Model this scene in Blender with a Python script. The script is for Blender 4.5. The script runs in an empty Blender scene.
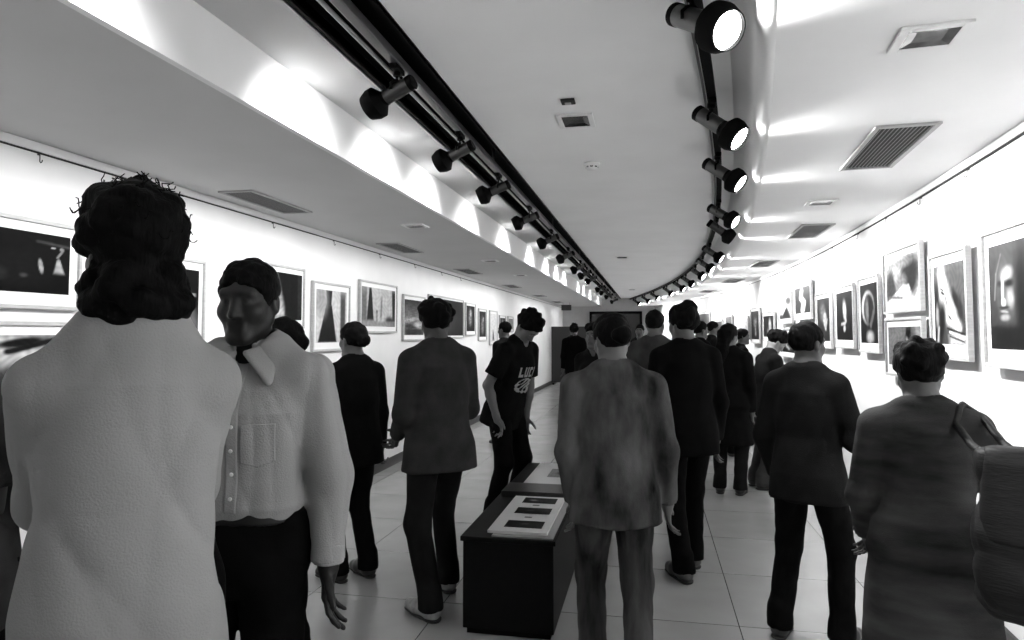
import bpy, bmesh, math, random, time
import numpy as np
from math import radians, sin, cos, pi, atan2, sqrt
from mathutils import Vector, Matrix, Quaternion

random.seed(7)
np.random.seed(7)
SC = bpy.context.scene
COL = SC.collection
T0 = time.time()

# ------------------------------------------------------------------ camera
FPX, PY = 683.0, 298.0
YAW, PIT = radians(11.4), radians(3.0)
CAM = np.array([0.0, 0.0, 1.52])
FW = np.array([-sin(YAW) * cos(PIT), cos(YAW) * cos(PIT), sin(PIT)])
RT = np.array([cos(YAW), sin(YAW), 0.0])
UP = np.cross(RT, FW)

cd = bpy.data.cameras.new('camera')
cam = bpy.data.objects.new('camera', cd)
COL.objects.link(cam)
cam.location = CAM
cam.rotation_euler = (pi / 2 + PIT, 0, YAW)
cd.sensor_width = 36.0
cd.lens = FPX / 1024 * 36.0
cd.shift_y = (PY - 320) / 1024
cd.clip_start = 0.05
SC.camera = cam
SC.view_settings.view_transform = 'Standard'
SC.view_settings.look = 'None'
SC.view_settings.exposure = 1.2
SC.view_settings.gamma = 1.0
SC.view_settings.use_curve_mapping = False


def ray(px, py):
    return FW + RT * (px - 512) / FPX + UP * (PY - py) / FPX


def on_z(px, py, z):
    d = ray(px, py)
    return CAM + d * (z - CAM[2]) / d[2]


def on_x(px, py, x):
    d = ray(px, py)
    return CAM + d * (x - CAM[0]) / d[0]


def at_depth(px, depth):
    """point of the floor seen in column px at a horizontal distance along the view axis"""
    d = ray(px, 333.8)
    h = np.array([-sin(YAW), cos(YAW), 0])
    p = CAM + d * depth / d.dot(h)
    return (float(p[0]), float(p[1]))


# ------------------------------------------------------------------ object helpers
def link(o, parent=None):
    COL.objects.link(o)
    if parent is not None:
        o.parent = parent
    return o


def tag(o, label=None, cat=None, group=None, kind=None):
    if label:
        o['label'] = label
    if cat:
        o['category'] = cat
    if group:
        o['group'] = group
    if kind:
        o['kind'] = kind
    return o


def empty(name, loc=(0, 0, 0), rz=0.0):
    o = bpy.data.objects.new(name, None)
    o.empty_display_size = 0.1
    o.location = loc
    o.rotation_euler = (0, 0, rz)
    COL.objects.link(o)
    return o


def mesh_obj(name, bm, mat, parent=None, smooth=False):
    me = bpy.data.meshes.new(name)
    bmesh.ops.recalc_face_normals(bm, faces=bm.faces[:])
    bm.to_mesh(me)
    bm.free()
    me.materials.append(mat)
    if smooth:
        for p in me.polygons:
            p.use_smooth = True
    return link(bpy.data.objects.new(name, me), parent)


def box(bm, lo, hi, bevel=0.0, M=None):
    x0, y0, z0 = lo
    x1, y1, z1 = hi
    vs = [bm.verts.new(p) for p in ((x0, y0, z0), (x1, y0, z0), (x1, y1, z0), (x0, y1, z0),
                                    (x0, y0, z1), (x1, y0, z1), (x1, y1, z1), (x0, y1, z1))]
    fs = [bm.faces.new([vs[i] for i in q]) for q in ((0, 3, 2, 1), (4, 5, 6, 7), (0, 1, 5, 4), (1, 2, 6, 5), (2, 3, 7, 6), (3, 0, 4, 7))]
    if bevel > 0:
        es = list({e for f in fs for e in f.edges})
        r = bmesh.ops.bevel(bm, geom=es, offset=bevel, segments=2, affect='EDGES', profile=0.5)
        vs = list({v for f in r['faces'] for v in f.verts} | {v for v in vs if v.is_valid})
    if M is not None:
        for v in vs:
            v.co = M @ v.co
    return bm


def lathe(bm, prof, axis='z', seg=28, M=None):
    """prof: list of (r, t) along the axis"""
    rings = []
    for r, t in prof:
        ring = []
        if r < 1e-6:
            ring = [bm.verts.new((0, 0, t))]
        else:
            for i in range(seg):
                a = 2 * pi * i / seg
                ring.append(bm.verts.new((r * cos(a), r * sin(a), t)))
        rings.append(ring)
    for a, b in zip(rings[:-1], rings[1:]):
        for i in range(seg):
            j = (i + 1) % seg
            if len(a) == 1 and len(b) == 1:
                continue
            if len(a) == 1:
                bm.faces.new((a[0], b[i], b[j]))
            elif len(b) == 1:
                bm.faces.new((a[i], a[j], b[0]))
            else:
                bm.faces.new((a[i], a[j], b[j], b[i]))
    if M is not None:
        for ring in rings:
            for v in ring:
                v.co = M @ v.co
    return bm


def tube(bm, pts, r, seg=10):
    pts = [Vector(p) for p in pts]
    rings = []
    n = None
    for i, p in enumerate(pts):
        t = (pts[min(i + 1, len(pts) - 1)] - pts[max(i - 1, 0)]).normalized()
        if n is None:
            ref = Vector((0, 0, 1)) if abs(t.z) < 0.9 else Vector((1, 0, 0))
            n = t.cross(ref).normalized()
        n = (n - t * n.dot(t)).normalized()
        b = t.cross(n)
        rr = r[i] if isinstance(r, (list, tuple)) else r
        rings.append([bm.verts.new(p + (n * cos(2 * pi * k / seg) + b * sin(2 * pi * k / seg)) * rr) for k in range(seg)])
    for a, b in zip(rings[:-1], rings[1:]):
        for k in range(seg):
            bm.faces.new((a[k], a[(k + 1) % seg], b[(k + 1) % seg], b[k]))
    bm.faces.new(rings[0][::-1])
    bm.faces.new(rings[-1])
    return bm


# ------------------------------------------------------------------ materials (all greys: the photo is monochrome)
def mat(name, v, rough=0.6, metal=0.0, spec=0.5, noise=0.0, scale=8.0, bump=0.0, bscale=60.0, emit=0.0, coat=0.0, stretch=None):
    m = bpy.data.materials.new(name)
    m.use_nodes = True
    nt = m.node_tree
    b = nt.nodes['Principled BSDF']
    b.inputs['Base Color'].default_value = (v, v, v, 1)
    b.inputs['Roughness'].default_value = rough
    b.inputs['Metallic'].default_value = metal
    b.inputs['Specular IOR Level'].default_value = spec
    b.inputs['Coat Weight'].default_value = coat
    if emit > 0:
        b.inputs['Emission Color'].default_value = (1, 1, 1, 1)
        b.inputs['Emission Strength'].default_value = emit
    if noise > 0 or bump > 0:
        tc = nt.nodes.new('ShaderNodeTexCoord')
        mp = nt.nodes.new('ShaderNodeMapping')
        nt.links.new(tc.outputs['Object'], mp.inputs['Vector'])
        if stretch:
            mp.inputs['Scale'].default_value = stretch
    if noise > 0:
        n = nt.nodes.new('ShaderNodeTexNoise')
        n.inputs['Scale'].default_value = scale
        n.inputs['Detail'].default_value = 4
        nt.links.new(mp.outputs['Vector'], n.inputs['Vector'])
        r = nt.nodes.new('ShaderNodeValToRGB')
        lo, hi = max(v * (1 - noise), 0), min(v * (1 + noise), 1)
        r.color_ramp.elements[0].position = 0.3
        r.color_ramp.elements[1].position = 0.7
        r.color_ramp.elements[0].color = (lo, lo, lo, 1)
        r.color_ramp.elements[1].color = (hi, hi, hi, 1)
        nt.links.new(n.outputs['Fac'], r.inputs['Fac'])
        nt.links.new(r.outputs['Color'], b.inputs['Base Color'])
    if bump > 0:
        n2 = nt.nodes.new('ShaderNodeTexNoise')
        n2.inputs['Scale'].default_value = bscale
        n2.inputs['Detail'].default_value = 3
        nt.links.new(mp.outputs['Vector'], n2.inputs['Vector'])
        bp = nt.nodes.new('ShaderNodeBump')
        bp.inputs['Strength'].default_value = bump
        bp.inputs['Distance'].default_value = 0.01
        nt.links.new(n2.outputs['Fac'], bp.inputs['Height'])
        nt.links.new(bp.outputs['Normal'], b.inputs['Normal'])
    return m


def tone_mat(name, rough=0.5, spec=0.4, coat=0.0, bump=0.0):
    m = mat(name, 0.5, rough=rough, spec=spec, coat=coat, bump=bump, bscale=140)
    nt = m.node_tree
    a = nt.nodes.new('ShaderNodeAttribute')
    a.attribute_name = 'tone'
    nt.links.new(a.outputs['Color'], nt.nodes['Principled BSDF'].inputs['Base Color'])
    return m


def floor_mat():
    m = mat('polished_tiles', 0.32, rough=0.2)
    nt = m.node_tree
    b = nt.nodes['Principled BSDF']
    tc = nt.nodes.new('ShaderNodeTexCoord')
    mp = nt.nodes.new('ShaderNodeMapping')
    mp.inputs['Location'].default_value = (0.36, 0.2, 0)
    nt.links.new(tc.outputs['Object'], mp.inputs['Vector'])
    br = nt.nodes.new('ShaderNodeTexBrick')
    br.offset = 0.0
    br.inputs['Scale'].default_value = 1.0
    br.inputs['Brick Width'].default_value = 0.8
    br.inputs['Row Height'].default_value = 0.8
    br.inputs['Mortar Size'].default_value = 0.0025
    br.inputs['Mortar Smooth'].default_value = 0.1
    br.inputs['Color1'].default_value = (0.4, 0.4, 0.4, 1)
    br.inputs['Color2'].default_value = (0.37, 0.37, 0.37, 1)
    br.inputs['Mortar'].default_value = (0.03, 0.03, 0.03, 1)
    nt.links.new(mp.outputs['Vector'], br.inputs['Vector'])
    n = nt.nodes.new('ShaderNodeTexNoise')
    n.inputs['Scale'].default_value = 3.0
    n.inputs['Detail'].default_value = 6
    nt.links.new(tc.outputs['Object'], n.inputs['Vector'])
    mx = nt.nodes.new('ShaderNodeMix')
    mx.data_type = 'RGBA'
    mx.blend_type = 'MULTIPLY'
    mx.inputs[0].default_value = 0.5
    r = nt.nodes.new('ShaderNodeValToRGB')
    r.color_ramp.elements[0].position = 0.3
    r.color_ramp.elements[0].color = (0.75, 0.75, 0.75, 1)
    r.color_ramp.elements[1].position = 0.7
    nt.links.new(n.outputs['Fac'], r.inputs['Fac'])
    nt.links.new(br.outputs['Color'], mx.inputs[6])
    nt.links.new(r.outputs['Color'], mx.inputs[7])
    nt.links.new(mx.outputs[2], b.inputs['Base Color'])
    rr = nt.nodes.new('ShaderNodeMapRange')
    rr.inputs['To Min'].default_value = 0.14
    rr.inputs['To Max'].default_value = 0.3
    nt.links.new(n.outputs['Fac'], rr.inputs['Value'])
    nt.links.new(rr.outputs['Result'], b.inputs['Roughness'])
    return m


M = {}
M['wall'] = mat('white_wall_paint', 0.74, 0.7, spec=0.3, noise=0.03, scale=3, bump=0.05, bscale=90)
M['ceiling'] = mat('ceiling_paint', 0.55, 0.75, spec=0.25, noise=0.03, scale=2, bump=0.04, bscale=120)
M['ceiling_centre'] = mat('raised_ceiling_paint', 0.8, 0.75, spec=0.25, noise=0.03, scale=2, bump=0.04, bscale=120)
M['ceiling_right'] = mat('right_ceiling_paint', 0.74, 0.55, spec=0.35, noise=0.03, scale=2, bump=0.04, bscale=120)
M['fascia'] = mat('cove_paint', 0.8, 0.55, spec=0.4, noise=0.02, scale=2)
M['black'] = mat('matt_black_paint', 0.003, 0.8, spec=0.1)
M['floor'] = floor_mat()
M['base'] = mat('dark_skirting', 0.02, 0.4)
M['rail'] = mat('white_rail', 0.75, 0.4)
M['gap'] = mat('rail_shadow_gap', 0.02, 0.8)  # dark colour painted for the shade below the rail strip
M['hook'] = mat('hook_metal', 0.08, 0.4, metal=0.6)
M['track'] = mat('brushed_track', 0.14, 0.35, metal=0.8)
M['rod'] = mat('pale_rod', 0.45, 0.3, metal=0.7)
M['lampbody'] = mat('lamp_grey_metal', 0.09, 0.38, metal=0.75)
M['lampblack'] = mat('lamp_black', 0.003, 0.65, spec=0.06)
M['lens'] = mat('lamp_lens', 0.9, 0.3, emit=9.0)
M['vent'] = mat('vent_paint', 0.34, 0.55)
M['vslat'] = mat('vent_slat', 0.16, 0.55)
M['vdark'] = mat('vent_dark', 0.02, 0.8)
M['dlglass'] = mat('downlight_reflector', 0.1, 0.15, metal=0.9, noise=0.7, scale=14)
M['white'] = mat('white_plastic', 0.7, 0.4)
M['frame'] = mat('pale_frame_wood', 0.42, 0.4, noise=0.12, scale=14, stretch=(1, 1, 6))
M['mount'] = mat('white_mount_card', 0.78, 0.6, spec=0.3)
M['print'] = tone_mat('photo_print', rough=0.4, spec=0.04)
M['tablebox'] = mat('black_table_paint', 0.003, 0.6, spec=0.15, noise=0.3, scale=30)
M['card'] = mat('display_card', 0.6, 0.55, spec=0.3)
M['grey_card'] = mat('grey_card', 0.28, 0.5)
M['album'] = mat('dark_album_cover', 0.025, 0.35, bump=0.1, bscale=200)
M['chairmetal'] = mat('black_chair_metal', 0.012, 0.3, metal=0.2)
M['seatvinyl'] = mat('black_vinyl', 0.015, 0.35)
M['door'] = mat('dark_door', 0.03, 0.15, spec=0.6)
M['greywall'] = mat('far_grey_wall', 0.42, 0.7, noise=0.04)
M['panel'] = mat('dark_partition', 0.035, 0.5)
M['skin'] = tone_mat('skin', rough=0.5, spec=0.4, bump=0.04)
M['hair'] = mat('black_hair', 0.003, 0.75, spec=0.07, noise=0.4, scale=40, bump=0.5, bscale=90, stretch=(1, 1, 0.2))


def cloth(name, v, noise=0.15, scale=6, bump=0.25, bscale=220, rough=0.9, stretch=None):
    return mat(name, v, rough, spec=0.06, noise=noise, scale=scale, bump=bump, bscale=bscale, stretch=stretch)


# ------------------------------------------------------------------ room
ZL, ZC = 2.46, 2.72            # low side ceilings, raised centre ceiling
XW = -2.95                     # left wall
XCOVE = -1.60
XS0, XS1 = -1.265, -0.965      # black lighting slot
Y0, Y1 = -2.5, 23.5
WALLP = [(-2.5, .98), (0, 1.34), (3.32, 1.61), (5, 1.75), (6.5, 1.84), (8.1, 1.885), (9.5, 1.885), (11.3, 1.83), (15, 1.62), (18, 1.27), (21, .75), (23.5, .2)]
TRKP = [(-2.5, -.75), (0, -.2), (2.35, .15), (3, .24), (3.9, .345), (4.75, .455), (6.25, .62), (7.76, .735), (9.83, .785), (12.98, .72), (15.5, .53), (18.2, .24), (21.5, -.29), (23.5, -.65)]


def curve_fn(pts, deg=5):
    ys = np.array([p[0] for p in pts])
    xs = np.array([p[1] for p in pts])
    c = np.polyfit((ys - 10) / 12, xs, deg)
    return lambda y: float(np.polyval(c, (y - 10) / 12))


WX = curve_fn(WALLP)
TX = curve_fn(TRKP)
NS = 64
YS = [Y0 + (Y1 - Y0) * i / NS for i in range(NS + 1)]


def strip(name, fa, fb, m, smooth=True, kind='structure'):
    """a surface between two curves fa(y), fb(y) -> xyz"""
    bm = bmesh.new()
    a = [bm.verts.new(fa(y)) for y in YS]
    b = [bm.verts.new(fb(y)) for y in YS]
    for i in range(NS):
        bm.faces.new((a[i], a[i + 1], b[i + 1], b[i]))
    o = mesh_obj(name, bm, m, smooth=smooth)
    o['kind'] = kind
    return o


def slab(name, lo, hi, m):
    bm = bmesh.new()
    box(bm, lo, hi)
    o = mesh_obj(name, bm, m)
    o['kind'] = 'structure'
    return o


slab('floor', (XW - .1, Y0 - .1, -.1), (2.3, Y1 + .1, 0), M['floor'])
slab('wall_left', (XW - .1, Y0, 0), (XW, Y1, ZL + .4), M['wall'])
slab('wall_back', (XW - .1, Y0 - .1, 0), (2.3, Y0, ZC + .4), M['wall'])
slab('wall_far', (XW - .1, Y1, 0), (2.3, Y1 + .1, ZC + .4), M['greywall'])


def thick(name, fa, fb, off, m):
    """strip with thickness: off(y) -> offset vector"""
    bm = bmesh.new()
    rows = []
    for f, k in ((fa, 0), (fb, 0), (fb, 1), (fa, 1)):
        rows.append([bm.verts.new(Vector(f(y)) + (Vector(off) if k else Vector((0, 0, 0)))) for y in YS])
    for i in range(NS):
        for r in range(4):
            a, b = rows[r], rows[(r + 1) % 4]
            f = bm.faces.new((a[i], a[i + 1], b[i + 1], b[i]))
    for i in (0, NS):
        bm.faces.new([rows[r][i] for r in range(4)])
    o = mesh_obj(name, bm, m)
    o['kind'] = 'structure'
    return o


thick('wall_right', lambda y: (WX(y), y, 0), lambda y: (WX(y), y, ZL + .4), (.1, 0, 0), M['wall'])
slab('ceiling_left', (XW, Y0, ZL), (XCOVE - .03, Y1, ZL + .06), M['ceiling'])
slab('trim_cove', (XCOVE - .03, Y0, ZL), (XCOVE, Y1, ZC + .06), M['fascia'])
slab('ceiling_cove', (XCOVE, Y0, ZC), (XS0, Y1, ZC + .06), M['ceiling'])
thick('ceiling_centre', lambda y: (XS1, y, ZC), lambda y: (TX(y) + .10, y, ZC), (0, 0, .06), M['ceiling_centre'])
# rounded curved step down to the right ceiling
bm = bmesh.new()
prof = [(.10, ZC), (.16, ZC - .004), (.185, ZC - .03), (.195, ZC - .09), (.2, ZL + .10), (.205, ZL + .05), (.225, ZL + .015), (.26, ZL)]
rows = [[bm.verts.new((TX(y) + dx, y, z)) for y in YS] for dx, z in prof]
rows += [[bm.verts.new((TX(y) + dx, y, z)) for y in YS] for dx, z in ((.26, ZL + .06), (.23, ZC + .06), (.10, ZC + .06))]
for a, b in zip(rows, rows[1:] + rows[:1]):
    for i in range(NS):
        bm.faces.new((a[i], a[i + 1], b[i + 1], b[i]))
o = mesh_obj('trim_step', bm, M['ceiling_right'], smooth=True)
o['kind'] = 'structure'
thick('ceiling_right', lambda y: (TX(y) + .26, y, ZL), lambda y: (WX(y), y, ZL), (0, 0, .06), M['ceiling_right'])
# black slot
bm = bmesh.new()
box(bm, (XS0 - .02, Y0, ZC), (XS0, Y1, ZC + .18))
box(bm, (XS1, Y0, ZC), (XS1 + .02, Y1, ZC + .18))
box(bm, (XS0 - .02, Y0, ZC + .18), (XS1 + .02, Y1, ZC + .2))
o = mesh_obj('ceiling_slot', bm, M['black'])
o['kind'] = 'structure'
# slot lining comes down flush with the ceiling on both sides (a dark edge strip)
slab('trim_slot', (XS0 - .004, Y0, ZC - .004), (XS0 + .012, Y1, ZC + .01), M['black'])
slab('trim_slot_inner', (XS1 - .012, Y0, ZC - .004), (XS1 + .004, Y1, ZC + .01), M['black'])
slab('baseboard_left', (XW, Y0, 0), (XW + .02, Y1, .10), M['base'])
thick('baseboard_right', lambda y: (WX(y) - .018, y, 0), lambda y: (WX(y) - .018, y, .10), (.018, 0, 0), M['base'])
slab('baseboard_far', (XW, Y1 - .02, 0), (1.2, Y1, .10), M['base'])


# picture rails: a white strip with a dark strip painted as the shadow gap under it
def rail(side):
    r = empty('picture_rail', (XW if side == 'left' else WX(10), 10, ZL))
    for nm, z0, z1, d, m in (('rail_strip', ZL - .045, ZL, .016, 'rail'), ('rail_shadow_gap', ZL - .053, ZL - .045, .013, 'gap')):
        bm = bmesh.new()
        s = 1 if side == 'left' else -1
        fx = (lambda y: XW) if side == 'left' else WX
        rows = [[bm.verts.new((fx(y) + s * dx - r.location.x, y - 10, z - ZL)) for y in YS] for dx, z in ((0, z0), (d, z0), (d, z1 - .002), (0, z1 - .002))]
        for a, b in zip(rows, rows[1:] + rows[:1]):
            for i in range(NS):
                bm.faces.new((a[i], a[i + 1], b[i + 1], b[i]))
        mesh_obj(nm, bm, M[m], r)
    return r


tag(rail('left'), 'long white picture rail with dark painted shadow gap atop the straight left wall', 'picture rail')
tag(rail('right'), 'long white picture rail with dark painted shadow gap atop the curved right wall', 'picture rail')

# picture hooks hanging from the rails
bm = bmesh.new()
tube(bm, [(0, -.004, .012), (0, -.014, .006), (0, -.016, -.02), (0, -.016, -.045), (0, -.024, -.055), (0, -.034, -.048), (0, -.036, -.036)], .0035, 8)
box(bm, (-.006, -.012, -.004), (.006, 0, .014))
hook0 = mesh_obj('picture_hook', bm, M['hook'], smooth=True)
used_hook = False
ORD = ['first', 'second', 'third', 'fourth', 'fifth', 'sixth', 'seventh', 'eighth', 'ninth', 'tenth', 'eleventh', 'twelfth', 'thirteenth', 'fourteenth', 'fifteenth', 'sixteenth']
hl = [float(on_x(px, py, XW)[1]) for px, py in ((38, 155), (160, 193), (272, 224), (333, 243), (379, 257), (414, 268), (441, 274), (460, 280))]
hr = [3.25, 4.05, 4.85, 5.65, 6.5, 7.5, 8.7, 10.2]


def put_hook(x, y, rz, label):
    global used_hook
    o = hook0 if not used_hook else hook0.copy()
    if used_hook:
        COL.objects.link(o)
    used_hook = True
    o.location = (x, y, ZL - .058)
    o.scale = (.75, .75, .75)
    o.rotation_euler = (0, 0, rz)
    tag(o, label, 'hook', 'hooks on the picture rails')


for i, y in enumerate(hl):
    put_hook(XW, y, pi / 2, 'small dark hook hanging from left picture rail, %s from the camera' % ORD[i])
for i, y in enumerate(hr):
    put_hook(WX(y), y, -pi / 2, 'small dark hook hanging from right picture rail, %s from the camera' % ORD[i])

# far wall: dark glazed door, sign
bm = bmesh.new()
dx0, dx1 = -2.02, -.25
for lo, hi in (((dx0, Y1 - .06, 0), (dx0 + .08, Y1, 2.28)), ((dx1 - .08, Y1 - .06, 0), (dx1, Y1, 2.28)), ((dx0, Y1 - .06, 2.2), (dx1, Y1, 2.28)), (((dx0 + dx1) / 2 - .04, Y1 - .06, 0), ((dx0 + dx1) / 2 + .04, Y1, 2.2))):
    box(bm, lo, hi, .006)
o = mesh_obj('door_1', bm, M['black'])
o['kind'] = 'structure'
bm = bmesh.new()
box(bm, (dx0 + .08, Y1 - .03, 0.02), (dx1 - .08, Y1 - .01, 2.2))
mesh_obj('door_panel', bm, M['door'], o)
bm = bmesh.new()
for x in ((dx0 + dx1) / 2 - .12, (dx0 + dx1) / 2 + .12):
    tube(bm, [(x, Y1 - .03, .95), (x, Y1 - .08, .97), (x, Y1 - .08, 1.3), (x, Y1 - .03, 1.32)], .012)
mesh_obj('door_handle', bm, M['track'], o)
# dark partition in front of the far wall, left
pt = empty('partition_panel', (-2.35, 20.6, 0))
bm = bmesh.new()
box(bm, (-.58, -.03, .06), (.58, .03, 1.74), .006)
mesh_obj('board', bm, M['panel'], pt)
for sx in (-.5, .5):
    bm = bmesh.new()
    box(bm, (sx - .03, -.22, 0), (sx + .03, .22, .06), .01)
    mesh_obj('foot', bm, M['chairmetal'], pt)
tag(pt, 'dark freestanding partition panel at the far end of the gallery', 'partition')

# ------------------------------------------------------------------ tracks
tr = empty('lighting_track', (-1.06, 10, ZC))
bm = bmesh.new()
box(bm, (-.022, Y0 - 10, -.045), (.022, Y1 - 10.02, -.005), .004)
mesh_obj('track_rail', bm, M['track'], tr)
bm = bmesh.new()
tube(bm, [(-.055, Y0 - 10, -.04), (-.055, Y1 - 10.02, -.04)], .009, 10)
mesh_obj('cable_conduit', bm, M['rod'], tr)
for y in range(-2, 23, 3):
    bm = bmesh.new()
    tube(bm, [(0, y - 9.4, -.01), (0, y - 9.4, .18)], .008, 8)
    mesh_obj('hanger', bm, M['track'], tr)
tag(tr, 'straight metal lighting track inside the black ceiling slot', 'lighting track')
tr2 = empty('lighting_track', (TX(10), 10, ZC))
bm = bmesh.new()
rows = [[bm.verts.new((TX(y) + dx - TX(10), y - 10, dz)) for y in YS] for dx, dz in ((-.02, -.001), (.02, -.001), (.02, -.045), (-.02, -.045))]
for a, b in zip(rows, rows[1:] + rows[:1]):
    for i in range(NS):
        bm.faces.new((a[i], a[i + 1], b[i + 1], b[i]))
mesh_obj('track_rail', bm, M['lampblack'], tr2)
bm = bmesh.new()
tube(bm, [(TX(y) - .032 - TX(10), y - 10, -.03) for y in YS], .006, 8)
mesh_obj('cable_conduit', bm, M['lampbody'], tr2)
tag(tr2, 'curved black lighting track along the edge of the raised ceiling', 'lighting track')


# ------------------------------------------------------------------ track spotlights
def me_of(fn, name, m, smooth=True):
    bm = bmesh.new()
    fn(bm)
    bmesh.ops.recalc_face_normals(bm, faces=bm.faces[:])
    for f in bm.faces:
        f.smooth = smooth
    for e in bm.edges:
        if len(e.link_faces) == 2 and e.calc_face_angle() > .45:
            e.smooth = False
    me = bpy.data.meshes.new(name)
    bm.to_mesh(me)
    bm.free()
    me.materials.append(m)
    return me


ME_BODY = me_of(lambda b: lathe(b, [(0, -.09), (.038, -.09), (.038, .09), (0, .09)]), 'body', M['lampbody'])
ME_CAP = me_of(lambda b: lathe(b, [(0, -.106), (.032, -.106), (.0395, -.099), (.0395, -.074), (.0382, -.074), (.0382, -.088), (0, -.088)]), 'end_cap', M['lampblack'])
ME_BELL = me_of(lambda b: lathe(b, [(.0395, .066), (.0395, .08), (.079, .114), (.079, .144), (.064, .184), (.060, .184), (.064, .165), (.072, .13), (.037, .095), (.0383, .066), (.0395, .066)]), 'bell', M['lampblack'])
ME_LENS = me_of(lambda b: lathe(b, [(0, .18), (.03, .178), (.058, .171), (.063, .163), (0, .15)]), 'lens', M['lens'])
ME_ADP = me_of(lambda b: (box(b, (-.018, -.05, -.073), (.018, .05, -.047), .004), lathe(b, [(0, -.09), (.016, -.09), (.016, -.07), (0, -.07)])), 'adapter', M['lampblack'], False)
ME_YOKE = me_of(lambda b: (tube(b, [(0, 0, -.085), (0, .0, -.105), (0, .028, -.118), (0, .047, -.135), (0, .047, -.16)], .006, 8),
                           tube(b, [(0, 0, -.085), (0, .0, -.105), (0, -.028, -.118), (0, -.047, -.135), (0, -.047, -.16)], .006, 8)), 'yoke', M['lampblack'])


def spotlight(x, y, d, label, group, energy, size=118, k=1.0):
    d = Vector(d).normalized()
    root = empty('track_spotlight', (x, y, ZC))
    tag(root, label, 'spotlight', group)
    ang = atan2(d.y, d.x)
    for nm, me in (('adapter', ME_ADP), ('yoke', ME_YOKE)):
        o = link(bpy.data.objects.new(nm, me), root)
        if nm == 'yoke':
            o.rotation_euler = (0, 0, ang)
    b = link(bpy.data.objects.new('body', ME_BODY), root)
    b.location = (0, 0, -.155)
    b.scale = (k, k, k)
    b.rotation_mode = 'QUATERNION'
    b.rotation_quaternion = d.to_track_quat('Z', 'Y')
    for nm, me in (('end_cap', ME_CAP), ('bell', ME_BELL), ('lens', ME_LENS)):
        link(bpy.data.objects.new(nm, me), b)
    ld = bpy.data.lights.new('spot_beam', 'SPOT')
    ld.energy = energy
    ld.spot_size = radians(size)
    ld.spot_blend = 1.0
    ld.shadow_soft_size = 0.045
    lo = link(bpy.data.objects.new('spot_beam', ld))
    p = Vector((x, y, ZC - .155)) + d * .205 * k
    lo.location = p
    lo.rotation_mode = 'QUATERNION'
    lo.rotation_quaternion = (-d).to_track_quat('Z', 'Y')
    return root


E_L, E_R = 36, 92
LY = [0.5, 1.42, 2.74, 3.74, 4.76, 6.05, 7.45, 9.05, 10.7, 11.8, 13.1, 15.6, 16.8, 18.8, 21.6]
LD = {0: (-.8, .1, -.4), 1: (-.86, .1, -.34), 2: (-.86, .16, -.34), 3: (-.86, .12, -.35), 4: (-.86, -.06, -.35)}
for i, y in enumerate(LY):
    spotlight(-1.06, y, LD.get(i, (-.76, .06 * ((i * 7) % 5 - 2), -.32)), 'black and grey spotlight on the straight left track, %s from the camera' % ORD[i], 'spotlights on the left track', E_L, k=.86)
RY = [1.15, 2.30, 3.45, 4.5, 6.1, 7.0, 9.0, 10.5, 11.9, 13.6, 15.0, 16.8, 19.0, 20.6, 22.3]
RD = {0: (.65, -.2, -.5), 1: (.54, -.62, -.52), 2: (.66, -.38, -.62), 3: (.7, -.34, -.58), 4: (.72, -.42, -.54), 5: (.76, .1, -.56)}
for i, y in enumerate(RY):
    spotlight(TX(y), y, RD.get(i, (.74, -.32 + .1 * ((i * 3) % 4 - 1.5), -.56)), 'black and grey spotlight on the curved right track, %s from the camera' % ORD[i], 'spotlights on the right track', E_R)


# ------------------------------------------------------------------ ceiling fittings
def vent(x, y, z, w, l, rz, label, group='air vents in the side ceilings'):
    r = empty('air_vent', (x, y, z), rz)
    tag(r, label, 'air vent', group)
    bm = bmesh.new()
    t = .022
    for lo, hi in (((-w / 2, -l / 2, -.012), (-w / 2 + t, l / 2, 0)), ((w / 2 - t, -l / 2, -.012), (w / 2, l / 2, 0)), ((-w / 2 + t, -l / 2, -.012), (w / 2 - t, -l / 2 + t, 0)), ((-w / 2 + t, l / 2 - t, -.012), (w / 2 - t, l / 2, 0))):
        box(bm, lo, hi, .002)
    mesh_obj('vent_frame', bm, M['vent'], r)
    bm = bmesh.new()
    box(bm, (-w / 2 + t, -l / 2 + t, -.003), (w / 2 - t, l / 2 - t, -.0005))
    mesh_obj('duct_shade_plate', bm, M['vdark'], r)  # flat dark plate, the shade inside the duct put into its colour
    bm = bmesh.new()
    n = 12
    for k in range(n):
        xx = -w / 2 + t + (w - 2 * t) * (k + .5) / n
        box(bm, (xx - .0022, -l / 2 + t, -.0085), (xx + .0022, l / 2 - t, -.0073))
    mesh_obj('slats', bm, M['vslat'], r)
    return r


def downlight(x, y, z, w, l, rz, label, group='square recessed downlights'):
    r = empty('square_downlight', (x, y, z), rz)
    tag(r, label, 'downlight', group)
    bm = bmesh.new()
    t = .028
    for lo, hi in (((-w / 2, -l / 2, -.01), (-w / 2 + t, l / 2, 0)), ((w / 2 - t, -l / 2, -.01), (w / 2, l / 2, 0)), ((-w / 2 + t, -l / 2, -.01), (w / 2 - t, -l / 2 + t, 0)), ((-w / 2 + t, l / 2 - t, -.01), (w / 2 - t, l / 2, 0))):
        box(bm, lo, hi, .002)
    mesh_obj('trim_ring', bm, M['ceiling_right'], r)
    bm = bmesh.new()
    x0, y0 = w / 2 - t, l / 2 - t
    a = [bm.verts.new(p) for p in ((-x0, -y0, -.009), (x0, -y0, -.009), (x0, y0, -.009), (-x0, y0, -.009))]
    b = [bm.verts.new((p.co.x * .6, p.co.y * .6, -.002)) for p in a]
    for k in range(4):
        bm.faces.new((a[k], a[(k + 1) % 4], b[(k + 1) % 4], b[k]))
    bm.faces.new(b)
    mesh_obj('reflector', bm, M['dlglass'], r)
    return r


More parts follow.
